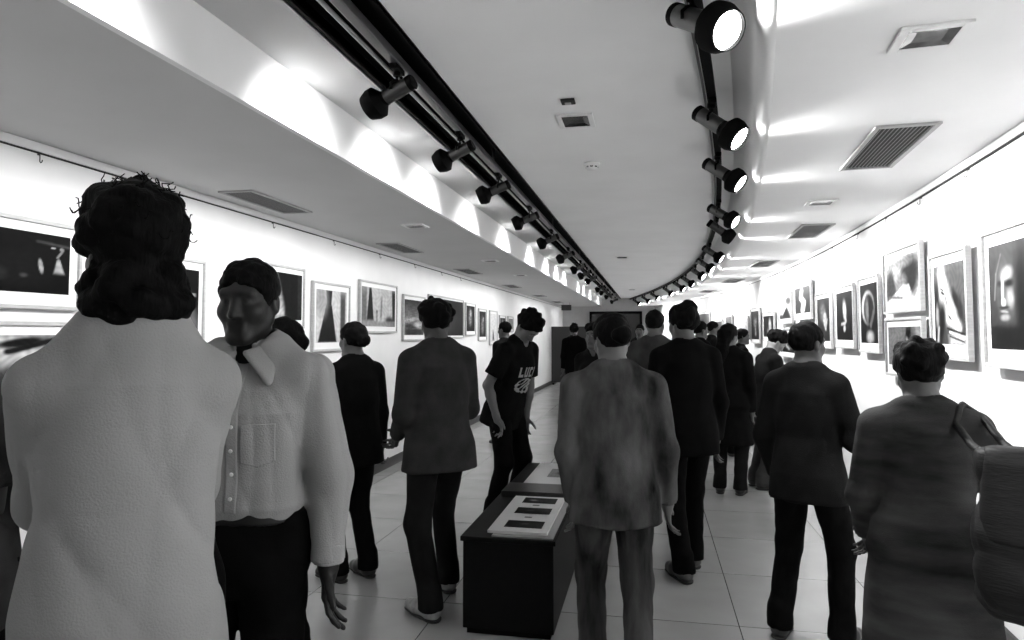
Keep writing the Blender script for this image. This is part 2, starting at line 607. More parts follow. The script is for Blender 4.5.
for i, (x, y) in enumerate(((-2.66, 4.4), (-2.66, 7.05), (-2.66, 9.9), (-2.66, 13.2), (-2.66, 16.6), (-2.66, 20.0))):
    vent(x, y, ZL, .25, .82, 0, 'long dark slatted air vent in the left low ceiling, %s from the camera' % ORD[i])
for i, (x, y) in enumerate(((1.175, 3.72), (1.44, 6.62), (1.5, 9.6), (1.45, 12.6), (1.25, 15.6))):
    a = atan2(WX(y + .3) - WX(y - .3), .6)
    vent(x, y, ZL, .27, .84, -a, 'long dark slatted air vent in the right low ceiling, %s from the camera' % ORD[i])
for i, (px, py) in enumerate(((415, 225.5), (490, 260.5), (520, 275))):
    p = on_z(px, py, ZL)
    downlight(p[0], p[1], ZL, .2, .2, 0, 'small square white downlight in the left low ceiling, %s from the camera' % ORD[i])
downlight(.875, 2.33, ZL, .2, .19, -.1, 'square downlight with mirrored reflector above near end of right wall')
p = on_z(821, 202, ZL)
downlight(p[0], p[1], ZL, .2, .2, -.05, 'small square downlight in right ceiling between the two nearest vents')
downlight(-.395, 3.78, ZC, .2, .24, 0, 'dark square downlight in the raised centre ceiling near the smoke detector')
p = on_z(622, 257, ZC)
downlight(p[0], p[1], ZC, .2, .24, 0, 'flat square downlight far along the raised centre ceiling')
p = on_z(632, 289.5, ZC)
downlight(p[0], p[1], ZC, .2, .24, 0, 'smallest square downlight at far end of the raised centre ceiling')
p = on_z(568, 100.5, ZC)
bm = bmesh.new()
box(bm, (-.036, -.036, -.012), (.036, .036, 0), .003)
box(bm, (-.024, -.024, -.016), (.024, .024, -.012), .002)
sp = mesh_obj('sensor_plate', bm, M['vdark'])
sp.location = (p[0], p[1], ZC)
tag(sp, 'tiny dark square sensor plate on the ceiling before the square downlight', 'sensor')
bm = bmesh.new()
box(bm, (-.016, -.016, -.019), (.016, .016, -.015), .002)
mesh_obj('sensor_window', bm, M['vent'], sp)
p = on_z(592, 163, ZC)
sd = empty('smoke_detector', (p[0], p[1], ZC))
bm = bmesh.new()
lathe(bm, [(0, 0), (.055, 0), (.055, -.014), (.05, -.018), (0, -.018)])
mesh_obj('base_plate', bm, M['white'], sd, True)
bm = bmesh.new()
lathe(bm, [(.042, -.018), (.044, -.028), (.036, -.045), (.02, -.052), (0, -.053)])
mesh_obj('sensing_chamber', bm, M['white'], sd, True)
bm = bmesh.new()
for k in range(8):
    a = k * pi / 4
    box(bm, (-.009, .0395, -.036), (.009, .0435, -.026), 0, Matrix.Rotation(a, 4, 'Z'))
mesh_obj('smoke_slots', bm, M['vdark'], sd)
tag(sd, 'round white smoke detector on the raised centre ceiling', 'smoke detector')
# hanging sign far left
p = at_depth(566.5, 20.5)
sg = empty('hanging_sign', (p[0], p[1], 2.42))
bm = bmesh.new()
box(bm, (-.15, -.02, -.2), (.15, .02, -.03), .006)
mesh_obj('sign_box', bm, M['panel'], sg)
bm = bmesh.new()
for sx in (-.1, .1):
    tube(bm, [(sx, 0, -.03), (sx, 0, .04)], .006, 6)
mesh_obj('hanger_rod', bm, M['track'], sg)
tag(sg, 'small dark sign box hanging from the left ceiling at far end', 'sign')


# ------------------------------------------------------------------ framed photographs
def img_eval(U, V, spec):
    """grey tone image: spec = base, list of soft shapes; U right, V up, 0..1"""
    T = np.full(U.shape, float(spec['base']))
    if 'top' in spec:
        T = spec['base'] + (spec['top'] - spec['base']) * V
    for s in spec.get('s', ()):
        k = s[0]
        if k == 'e':
            _, cx, cy, rx, ry, ang, val, soft = s
            ca, sa = cos(ang), sin(ang)
            x = (U - cx) * ca + (V - cy) * sa
            y = -(U - cx) * sa + (V - cy) * ca
            d = np.sqrt((x / rx) ** 2 + (y / ry) ** 2)
        elif k == 'l':
            _, x0, y0, x1, y1, w, val, soft = s
            dx, dy = x1 - x0, y1 - y0
            t = np.clip(((U - x0) * dx + (V - y0) * dy) / (dx * dx + dy * dy + 1e-9), 0, 1)
            d = np.hypot(U - x0 - t * dx, V - y0 - t * dy) / w
        elif k == 'r':
            _, x0, y0, x1, y1, val, soft = s
            d = np.maximum(np.abs(U - (x0 + x1) / 2) / max((x1 - x0) / 2, 1e-6), np.abs(V - (y0 + y1) / 2) / max((y1 - y0) / 2, 1e-6))
        elif k == 't':     # tapering upright shape: bottom centre, top centre, widths
            _, x0, y0, w0, x1, y1, w1, val, soft = s
            t = np.clip((V - y0) / (y1 - y0), 0, 1)
            w = w0 + (w1 - w0) * t
            c = x0 + (x1 - x0) * t
            d = np.maximum(np.abs(U - c) / w, np.abs(V - (y0 + y1) / 2) / ((y1 - y0) / 2))
        a = np.clip((1 + soft - d) / (2 * soft + 1e-6), 0, 1)
        a = a * a * (3 - 2 * a)
        T = T * (1 - a) + val * a
    g = spec.get('g', .04)
    fr = spec.get('f', 6)
    ph = spec.get('ph', 0)
    n = np.sin(U * fr * 5.1 + 3 * np.sin(V * fr * 2.3 + ph)) * np.sin(V * fr * 4.3 + 2.5 * np.sin(U * fr * 3.1 + ph))
    T = T * (1 + g * 3 * n)
    return np.clip(T, .004, .85) ** spec.get('gam', 1.35)


def print_mesh(name, w, h, spec, m, n=64):
    nx = max(10, int(n * min(1, w / h)))
    ny = max(10, int(n * min(1, h / w)))
    us = np.linspace(0, 1, nx + 1)
    vs = np.linspace(0, 1, ny + 1)
    U, V = np.meshgrid(us, vs, indexing='ij')
    T = img_eval(U, V, spec)
    P = np.stack([(U - .5) * w, np.zeros_like(U), (V - .5) * h], -1).reshape(-1, 3)
    idx = np.arange((nx + 1) * (ny + 1)).reshape(nx + 1, ny + 1)
    q = np.stack([idx[:-1, :-1], idx[1:, :-1], idx[1:, 1:], idx[:-1, 1:]], -1).reshape(-1, 4)
    return np_mesh(name, P, q, m, tone=T.reshape(-1), smooth=False)


def np_mesh(name, P, Q, m, tone=None, smooth=True):
    me = bpy.data.meshes.new(name)
    me.vertices.add(len(P))
    me.vertices.foreach_set('co', np.ascontiguousarray(P, dtype=np.float32).ravel())
    nq = len(Q)
    k = Q.shape[1]
    me.loops.add(nq * k)
    me.loops.foreach_set('vertex_index', np.ascontiguousarray(Q, dtype=np.int32).ravel())
    me.polygons.add(nq)
    me.polygons.foreach_set('loop_start', np.arange(0, nq * k, k, dtype=np.int32))
    me.polygons.foreach_set('use_smooth', np.full(nq, smooth, dtype=bool))
    me.update(calc_edges=True)
    if tone is not None:
        ca = me.color_attributes.new('tone', 'FLOAT_COLOR', 'POINT')
        c = np.ones((len(P), 4), dtype=np.float32)
        c[:, :3] = np.asarray(tone)[:, None]
        ca.data.foreach_set('color', c.ravel())
    me.materials.append(m)
    return me


def bars(bm, w, h, t, y0, y1, bev):
    for lo, hi in (((-w / 2, y0, -h / 2), (-w / 2 + t, y1, h / 2)), ((w / 2 - t, y0, -h / 2), (w / 2, y1, h / 2)),
                   ((-w / 2 + t, y0, h / 2 - t), (w / 2 - t, y1, h / 2)), ((-w / 2 + t, y0, -h / 2), (w / 2 - t, y1, -h / 2 + t))):
        box(bm, lo, hi, bev)


def framed(pl, pr, z0, z1, mx, mtop, mbot, spec, label, group, n=64, t=.020, dep=.030):
    """pl, pr: (x, y) wall points of left and right edges; mount widths"""
    pl, pr = Vector(pl), Vector(pr)
    w = (pr - pl).length
    h = z1 - z0
    d = (pr - pl).normalized()
    nrm = Vector((d.y, -d.x))
    c = (pl + pr) / 2 + nrm * .004
    r = empty('framed_photograph', (c.x, c.y, (z0 + z1) / 2), atan2(d.y, d.x))
    tag(r, label, 'framed photograph', group)
    bm = bmesh.new()
    bars(bm, w, h, t, -dep, 0, .003)
    mesh_obj('frame', bm, M['frame'], r)
    bm = bmesh.new()
    box(bm, (-w / 2 + t * .7, -dep + .014, -h / 2 + t * .7), (w / 2 - t * .7, -dep + .018, h / 2 - t * .7))
    mesh_obj('mount', bm, M['mount'], r)
    iw, ih = w - 2 * t - 2 * mx, h - 2 * t - mtop - mbot
    me = print_mesh('print', iw, ih, spec, M['print'], n)
    o = link(bpy.data.objects.new('print', me), r)
    o.location = (0, -dep + .0125, (mbot - mtop) / 2)
    return r


GL = 'framed photographs on the left wall'
GR = 'framed photographs on the right wall'


def fl(xl, xr, xa, yt, yb, mx, mt, mb, spec, label, n=64):
    """left wall: pixel columns of the edges, pixel rows of top and bottom at column xa"""
    a = on_x(xl, 300, XW + (.03 if xl < 60 else 0))
    b = on_x(xr, 300, XW + .03)
    zt = on_x(xa, yt, XW + .03)[2]
    zb = on_x(xa, yb, XW + .03)[2]
    return framed((XW, a[1]), (XW, b[1]), zb, zt, mx, mt, mb, spec, label, GL, n)


def on_wall(px, py, off=.03):
    d = ray(px, py)
    lo, hi = .5, 40
    for _ in range(60):
        m_ = (lo + hi) / 2
        p = CAM + d * m_
        if p[0] < WX(p[1]) - off and p[1] < Y1:
            lo = m_
        else:
            hi = m_
    return CAM + d * lo


def fr(xl, xr, yl0, yl1, yr0, yr1, mx, mt, mb, spec, label, n=64):
    a = on_wall(xl, (yl0 + yl1) / 2)
    b = on_wall(xr, (yr0 + yr1) / 2, .02)
    zt = (on_wall(xl, yl0)[2] + on_wall(xr, yr0)[2]) / 2
    zb = (on_wall(xl, yl1)[2] + on_wall(xr, yr1)[2]) / 2
    return framed((a[0], a[1]), (b[0], b[1]), zb, zt, mx, mt, mb, spec, label, GR, n)


D = .02
fl(-70, 81, 80, 227, 311, .05, .045, .06, dict(base=.012, s=[('e', .5, .35, .3, .3, 0, .02, .6), ('e', .73, .45, .02, .12, .1, .45, .3), ('t', .9, .35, .05, .89, .6, .012, .42, .3), ('l', .88, .62, .93, .75, .012, .3, .5), ('e', .84, .78, .02, .015, 0, .6, .4), ('e', .92, .77, .02, .03, 0, .35, .4), ('l', .7, .86, .98, .82, .02, .1, .8), ('e', .58, .28, .03, .03, 0, .1, .8), ('e', .35, .3, .08, .1, .3, .05, .6), ('e', .2, .6, .06, .12, 0, .04, .6)], g=.06),
   'wide framed dark photograph with small bright figures, nearest upper picture on left wall', 96)
fl(-70, 77, 76, 322.5, 418, .05, .045, .06, dict(base=.25, s=[('e', .45, .75, .35, .3, .2, .55, .5), ('e', .6, .9, .22, .06, .2, .03, .4), ('l', .5, .78, .9, .92, .04, .03, .5), ('e', .8, .72, .16, .1, .3, .6, .4), ('l', .62, .66, .85, .6, .015, .06, .5), ('e', .5, .4, .3, .2, 0, .12, .7), ('e', .75, .35, .14, .2, .4, .5, .5), ('e', .3, .3, .1, .15, 0, .05, .5), ('l', .55, .2, .9, .3, .03, .6, .5)], g=.08),
   'wide framed photograph of pale shapes hung directly below the nearest dark picture', 96)
fl(118, 205.5, 204, 261, 365, .04, .05, .06, dict(base=.01, s=[('e', .72, .35, .28, .42, .35, .12, .5), ('e', .6, .55, .1, .25, .4, .2, .6), ('e', .85, .3, .12, .25, 0, .2, .6), ('r', .78, .68, .95, .72, .35, .3), ('r', .2, .69, .55, .71, .3, .4), ('l', .5, .2, .95, .08, .02, .03, .5), ('e', .2, .35, .2, .3, 0, .02, .6)], g=.05),  # pale ellipses paint a reflected face into the print tone
   'tall framed dark photograph with a painted reflection of a grey face behind the two men in shirts', 80)
fl(250, 305, 304, 269, 328.5, .02, .04, .05, dict(base=.015, s=[('t', .42, .0, .22, .3, 1.0, .12, .5, .4), ('t', .66, 0, .06, .7, 1, .04, .02, .5), ('r', .9, 0, 1, 1, .05, .4)], g=.08),
   'framed dark photograph with a pale drape, beside the head of the man in collared shirt', 64)
fl(262, 305, 304, 333, 385, .03, .04, .05, dict(base=.3, s=[('e', .5, .5, .3, .3, 0, .06, .6)]),
   'lower framed photograph hung under the pale drape picture on left wall', 40)
fl(310.5, 350.5, 350, 286, 350, .045, .05, .06, dict(base=.62, s=[('t', .36, .0, .3, .40, .72, .09, .03, .1), ('t', .4, .7, .07, .4, 1, .1, .03, .15), ('r', .78, .0, .95, 1, .12, .4), ('e', .15, .8, .2, .3, 0, .4, .7)], g=.04),
   'framed photograph of a black bottle shape on white, upper left wall', 72)
fl(357.5, 397.5, 397, 286, 333, .035, .045, .05, dict(base=.55, s=[('t', .24, .15, .1, .24, 1, .03, .03, .15), ('r', 0, 0, .14, 1, .2, .6), ('t', .97, 0, .05, .97, 1, .08, .03, .3), ('e', .85, .08, .15, .2, .6, .06, .4), ('t', .55, .2, .03, .57, .75, .025, .28, .5), ('e', .43, .38, .025, .05, 0, .12, .5), ('l', .43, .12, .43, .36, .02, .25, .6), ('r', 0, 0, 1, .14, .35, .6)], g=.05),
   'framed misty photograph with a dark cone shape and two thin figures, left wall', 72)
fl(401.5, 425.5, 402, 293.5, 341, .03, .04, .05, dict(base=.4, top=.05, s=[('e', .3, .25, .3, .08, 0, .08, .5), ('e', .7, .3, .25, .06, 0, .5, .6), ('e', .4, .45, .4, .05, .1, .45, .7), ('r', 0, 0, 1, .18, .06, .4)], g=.15, f=9),
   'framed landscape photograph darkening to the top, left of the greying jacket visitor', 56)
fl(427, 464, 463, 300, 338, .01, .02, .02, dict(base=.03, s=[('e', .4, .5, .3, .4, 0, .1, .6)]),
   'framed mostly black photograph behind the head of the visitor in grey jacket', 40)
fl(464.5, 476, 465, 302, 335.5, .03, .03, .05, dict(base=.03, s=[('e', .45, .55, .18, .3, 0, .3, .6), ('e', .5, .72, .1, .1, 0, .55, .5)], g=.2),
   'narrow framed dark photograph just right of the grey jacket visitor, left wall', 40)
fl(477.5, 487, 478, 308, 341, .03, .03, .05, dict(base=.03, s=[('e', .5, .45, .2, .3, 0, .25, .6), ('e', .6, .7, .1, .08, 0, .4, .5)], g=.2),
   'narrow framed dark photograph left of the bright white picture, left wall', 40)
fl(488.5, 497.5, 489, 310, 345.5, .03, .04, .05, dict(base=.7, s=[('t', .5, .05, .14, .45, .4, .05, .1, .4)]),
   'framed bright white photograph with one small dark figure, left wall', 40)
fl(498.5, 506, 499, 315, 333, .02, .03, .04, dict(base=.03, s=[('e', .5, .5, .15, .35, 0, .4, .5)]),
   'small framed dark photograph with pale upright mark, beyond the bright white picture', 30)
fl(507, 513.5, 507.5, 316, 332, .02, .03, .04, dict(base=.3), 'small framed grey photograph near the bowed head of the reading man', 24)
fl(517, 522, 517.5, 317, 330, .02, .03, .03, dict(base=.05), 'smallest framed dark photograph at far end of the left wall', 24)

# right wall, from near to far
fr(989, 1062, 233.7, 367, 205, 374, .05, .06, .07, dict(base=.03, top=.07, gam=1.15, s=[('e', .5, .45, .4, .5, 0, .05, .6), ('l', .24, .9, .14, .72, .012, .14, .8), ('l', .14, .72, .1, .48, .014, .2, .8), ('e', .32, .56, .16, .26, .1, .12, .6),
   ('e', .34, .71, .1, .06, .2, .4, .6), ('e', .38, .62, .08, .035, 0, .012, .6), ('e', .2, .62, .04, .03, 0, .015, .6), ('l', .265, .68, .25, .46, .022, .6, .7), ('e', .27, .44, .04, .035, 0, .75, .6), ('e', .4, .48, .06, .08, .2, .34, .7), ('e', .18, .5, .05, .1, 0, .08, .6),
   ('e', .28, .395, .09, .012, 0, .02, .5), ('e', .28, .355, .07, .012, -.1, .32, .5), ('e', .28, .335, .06, .008, 0, .03, .5), ('e', .29, .30, .08, .03, 0, .28, .6), ('e', .62, .5, .12, .5, 0, .012, .7), ('r', 0, 0, 1, .22, .014, .4)], g=.04),
   'large framed dark portrait of a face, nearest picture on right wall', 110)
fr(935, 974, 257.6, 358.9, 240.8, 361.5, .04, .055, .07, dict(base=.06, top=.16, gam=1.15, s=[('e', .7, .8, .4, .22, 0, .1, .6), ('t', .12, 0, .12, .08, .8, .07, .015, .4), ('l', .26, .88, .34, .66, .115, .62, .6), ('l', .36, .64, .46, .42, .15, .55, .7), ('e', .56, .42, .17, .12, -.5, .6, .6), ('l', .5, .34, .8, .22, .09, .62, .6),
   ('e', .3, .645, .07, .018, -.3, .02, .5), ('e', .28, .69, .08, .012, -.3, .05, .5), ('l', .4, .58, .45, .47, .015, .12, .8), ('e', .52, .33, .07, .016, -.5, .04, .5), ('e', .72, .55, .16, .07, -.9, .02, .5), ('e', .86, .42, .08, .16, .2, .03, .6), ('e', .24, .28, .13, .26, -.3, .012, .5), ('e', .1, .35, .05, .14, 0, .3, .7),
   ('r', .5, 0, 1, .11, .5, .4), ('l', .42, .2, .98, .12, .012, .02, .6), ('l', .5, .15, .98, .08, .014, .75, .6), ('l', .5, .1, .95, .03, .012, .04, .6), ('l', .1, .0, .14, .2, .03, .4, .8)], g=.06),
   'tall framed photograph of a tilted bright face, second picture from near end of right wall', 100)
fr(887.3, 925.5, 253.4, 314, 238, 311.5, .04, .045, .06, dict(base=.6, s=[('e', .72, .5, .3, .5, -.3, .04, .4), ('e', .15, .3, .2, .5, 0, .08, .5), ('e', .35, .7, .1, .3, .1, .55, .6), ('e', .5, .45, .16, .16, .5, .3, .5), ('t', .42, .0, .42, .62, .35, .1, .75, .2), ('e', .5, .85, .3, .1, 0, .35, .6), ('l', .1, .12, .5, .08, .03, .2, .8)], g=.08),
   'framed photograph with dark hair and white cloth, upper of the stacked pair on right wall', 80)
fr(889.5, 928, 319, 377, 315, 379, .04, .045, .06, dict(base=.15, s=[('r', .0, .0, .55, 1, .2, .4), ('t', .62, .1, .16, .66, .98, .06, .012, .25), ('e', .62, .6, .04, .14, .2, .4, .5), ('r', .85, 0, 1, 1, .3, .4), ('l', .5, .3, .6, .6, .03, .3, .6)], g=.08),
   'framed grey photograph with a dark standing figure, lower of the stacked pair on right wall', 70)
fr(861.6, 883, 279, 352, 271.3, 354, .035, .045, .06, dict(base=.012, s=[('e', .45, .6, .36, .28, 0, .55, .15), ('e', .5, .57, .3, .27, 0, .015, .2), ('e', .4, .55, .09, .2, .1, .2, .6), ('e', .55, .1, .2, .1, 0, .4, .6), ('l', .6, .3, .75, .5, .05, .15, .8)], g=.06),
   'tall framed dark photograph with a pale ring arch, right wall', 72)
fr(837.6, 857, 287.6, 348, 281.6, 349, .035, .045, .06, dict(base=.012, s=[('e', .52, .62, .1, .2, .15, .5, .5), ('l', .5, .5, .6, .4, .04, .45, .6), ('l', .32, .33, .55, .35, .03, .4, .5), ('e', .5, .24, .07, .07, 0, .45, .5)], g=.05),
   'tall framed black photograph with slim pale profile and hand, right wall', 64)
fr(818.5, 833.5, 295.5, 347.5, 288.5, 349.5, .03, .045, .06, dict(base=.04, s=[('e', .45, .66, .2, .2, 0, .2, .6), ('e', .62, .5, .12, .16, 0, .5, .5), ('t', .66, .25, .04, .65, .5, .16, .5, .4)], g=.12),
   'tall framed dark photograph with bent pale arm, behind the short haired visitor', 56)
fr(796, 813.5, 284, 320.5, 278.7, 319, .035, .045, .06, dict(base=.04, s=[('l', .45, .85, .4, .6, .1, .6, .5), ('l', .4, .6, .58, .4, .11, .6, .5), ('l', .58, .4, .5, .12, .12, .7, .5)], g=.04),
   'framed dark photograph with a white curving figure, high on the right wall', 60)
fr(780, 794, 294, 324.5, 290.5, 323.5, .03, .04, .05, dict(base=.62, s=[('e', .75, .8, .2, .16, 0, .15, .5), ('t', .55, 0, .4, .62, .5, .05, .03, .3), ('e', .35, .62, .04, .03, 0, .05, .5), ('e', .15, .1, .15, .12, 0, .06, .5)], g=.08),
   'framed pale photograph with dark lower corner, beside the white curving figure', 50)
fr(780.6, 800, 329.5, 357, 327, 358, .03, .045, .05, dict(base=.015, s=[('e', .4, .62, .1, .16, .2, .4, .6), ('l', .35, .4, .55, .2, .05, .4, .6), ('e', .7, .4, .1, .2, 0, .1, .6)], g=.1),
   'framed black photograph hung below the pale one, left of the short haired visitor', 50)
fr(764.4, 776, 312.5, 341, 310.5, 342, .03, .045, .05, dict(base=.02, s=[('e', .65, .5, .12, .35, .1, .55, .5), ('e', .45, .3, .1, .12, 0, .2, .6)], g=.1),
   'framed dark photograph with a pale side face, left of the stacked pair above the visitor', 40)
fr(752.2, 761.2, 308.5, 343, 306.5, 344, .025, .04, .05, dict(base=.03, s=[('e', .5, .6, .2, .16, 0, .3, .6), ('l', .5, .5, .55, .2, .08, .3, .6)], g=.2),
   'narrow tall framed dark photograph right of the pale picture, far right wall', 40)
fr(736, 749.6, 317, 336, 315, 336, .03, .035, .04, dict(base=.4, s=[('r', .2, .2, .8, .8, .45, .4)], g=.08, f=12),
   'framed pale grey photograph above the crowd on the far right wall', 30)
fr(726.6, 733.2, 315, 336, 313.4, 336, .02, .03, .04, dict(base=.04, top=.2), 'narrow framed photograph just left of the pale grey one, far right wall', 24)
fr(713, 723.4, 320, 336, 319, 336, .03, .03, .04, dict(base=.2), 'small framed grey photograph, third beyond the pale grey one, far right wall', 24)
fr(699, 710.8, 313, 336, 310.5, 336, .02, .03, .04, dict(base=.05, top=.2), 'framed dark photograph with tall right edge over crowd, far right wall', 24)
fr(689.5, 698.5, 323.5, 336, 322, 336, .02, .03, .04, dict(base=.03), 'small framed black photograph low over the crowd, far right wall', 24)
fr(679, 688, 315, 336, 313, 336, .02, .03, .04, dict(base=.03, s=[('e', .6, .8, .2, .2, 0, .3, .5)]), 'farthest framed dark photograph on the curved right wall', 24)

# ------------------------------------------------------------------ display table with boards and albums
TXL, TXR, TY0, TY1, TH = -.96, -.47, 3.42, 5.45, .49
tb = empty('display_table', ((TXL + TXR) / 2, (TY0 + TY1) / 2, 0))
hw, hl_ = (TXR - TXL) / 2, (TY1 - TY0) / 2
bm = bmesh.new()
box(bm, (-hw + .012, -hl_ + .012, 0.03), (hw - .012, hl_ - .012, TH - .025), .003)
mesh_obj('body', bm, M['tablebox'], tb)
bm = bmesh.new()
box(bm, (-hw, -hl_, TH - .025), (hw, hl_, TH), .004)
mesh_obj('tabletop', bm, M['tablebox'], tb)
bm = bmesh.new()
box(bm, (-hw + .03, -hl_ + .03, 0), (hw - .03, hl_ - .03, .03))
mesh_obj('plinth', bm, M['black'], tb)
tag(tb, 'low long black box table carrying the photo boards and album', 'table')


def flat_card(name, x0, x1, y0, y1, z, th, m, parent=None, rz=0.0):
    bm = bmesh.new()
    box(bm, (-(x1 - x0) / 2, -(y1 - y0) / 2, 0), ((x1 - x0) / 2, (y1 - y0) / 2, th), .0015)
    o = mesh_obj(name, bm, m, parent)
    o.location = ((x0 + x1) / 2, (y0 + y1) / 2, z)
    o.rotation_euler = (0, 0, rz)
    return o


def flat_print(parent, x, y, z, w, h, spec, name='print', n=40):
    me = print_mesh(name, w, h, spec, M['print'], n)
    o = link(bpy.data.objects.new(name, me), parent)
    o.location = (x, y, z)
    o.rotation_euler = (-pi / 2, 0, 0)
    return o


def top_px(px, py, z=TH):
    p = on_z(px, py, z)
    return p[0], p[1]


b0 = flat_card('grey_backing_board', -.80, -.485, 3.44, 4.26, TH, .008, M['grey_card'], rz=0)
tag(b0, 'plain grey backing board under the three picture board', 'board')
bd = flat_card('photo_board', -.83, -.52, 3.475, 4.24, TH + .0085, .014, M['card'])
tag(bd, 'white board with three black photographs on near end of the black table', 'photo board')
for k, yy in enumerate((-.245, .035, .275)):
    o = flat_print(bd, 0.015, yy, .0152, .20, .135, dict(base=.012, s=[('e', .5 - .1 * k, .55, .12, .1, .3, .12 + .25 * (k == 2), .5), ('l', .3, .4, .7, .5, .03, .03 + .2 * (k == 2), .6)], g=.1))
for k, yy in enumerate((-.105, .16)):
    flat_print(bd, 0.01, yy, .0152, .04, .028, dict(base=.25, g=.2, f=14), name='caption')
al = empty('photo_album', (-.72, 4.41, TH))
for nm, lo, hi, m in (('cover', (-.21, -.125, 0), (.21, .125, .004), 'album'), ('page_block', (-.2, -.11, .0042), (.205, .12, .034), 'card'), ('cover', (-.21, -.125, .0345), (.21, .125, .039), 'album'), ('spine', (-.212, -.131, 0), (.212, -.125, .039), 'album')):
    bm = bmesh.new()
    box(bm, lo, hi, .0015)
    mesh_obj(nm, bm, M[m], al)
tag(al, 'closed dark photo album between the two display boards', 'album')
b2 = flat_card('photo_board', -.86, -.48, 4.60, 5.40, TH, .012, M['card'])
tag(b2, 'pale board with one framed grey picture at the far end of the black table', 'photo board')
flat_print(b2, 0.04, .02, .0132, .2, .3, dict(base=.3, s=[('e', .5, .5, .2, .2, 0, .02, .5), ('e', .55, .7, .1, .1, 0, .1, .5)], g=.1))
pen = None

# black metal chair behind the table
ch = empty('metal_chair', (-.62, 6.35, 0), radians(8))
for sx in (-.21, .21):
    for sy in (-.2, .2):
        bm = bmesh.new()
        tube(bm, [(sx, sy, 0), (sx, sy, .64 if sy < 0 else .70)], .014, 10)
        mesh_obj('leg', bm, M['chairmetal'], ch)
bm = bmesh.new()
box(bm, (-.22, -.22, .40), (.22, .22, .445), .012)
mesh_obj('seat', bm, M['seatvinyl'], ch)
bm = bmesh.new()
box(bm, (-.225, .185, .62), (.225, .215, .70), .008)
mesh_obj('back_rail', bm, M['chairmetal'], ch)
for sx in (-.21, .21):
    bm = bmesh.new()
    box(bm, (sx - .02, -.22, .64), (sx + .02, .22, .665), .006)
    mesh_obj('armrest', bm, M['chairmetal'], ch)
tag(ch, 'low black metal armchair standing beyond the far end of the table', 'chair')

# ------------------------------------------------------------------ people: smooth bodies grown from distance fields
def V3(*a):
    return np.array(a, dtype=float)


def nrm(v):
    v = np.asarray(v, dtype=float)
    return v / (np.linalg.norm(v) + 1e-12)


def smin(a, b, k):
    if k <= 0:
        return np.minimum(a, b)
    h = np.clip(.5 + .5 * (b - a) / k, 0, 1)
    return b + (a - b) * h - k * h * (1 - h)


def smax(a, b, k):
    return -smin(-a, -b, k)


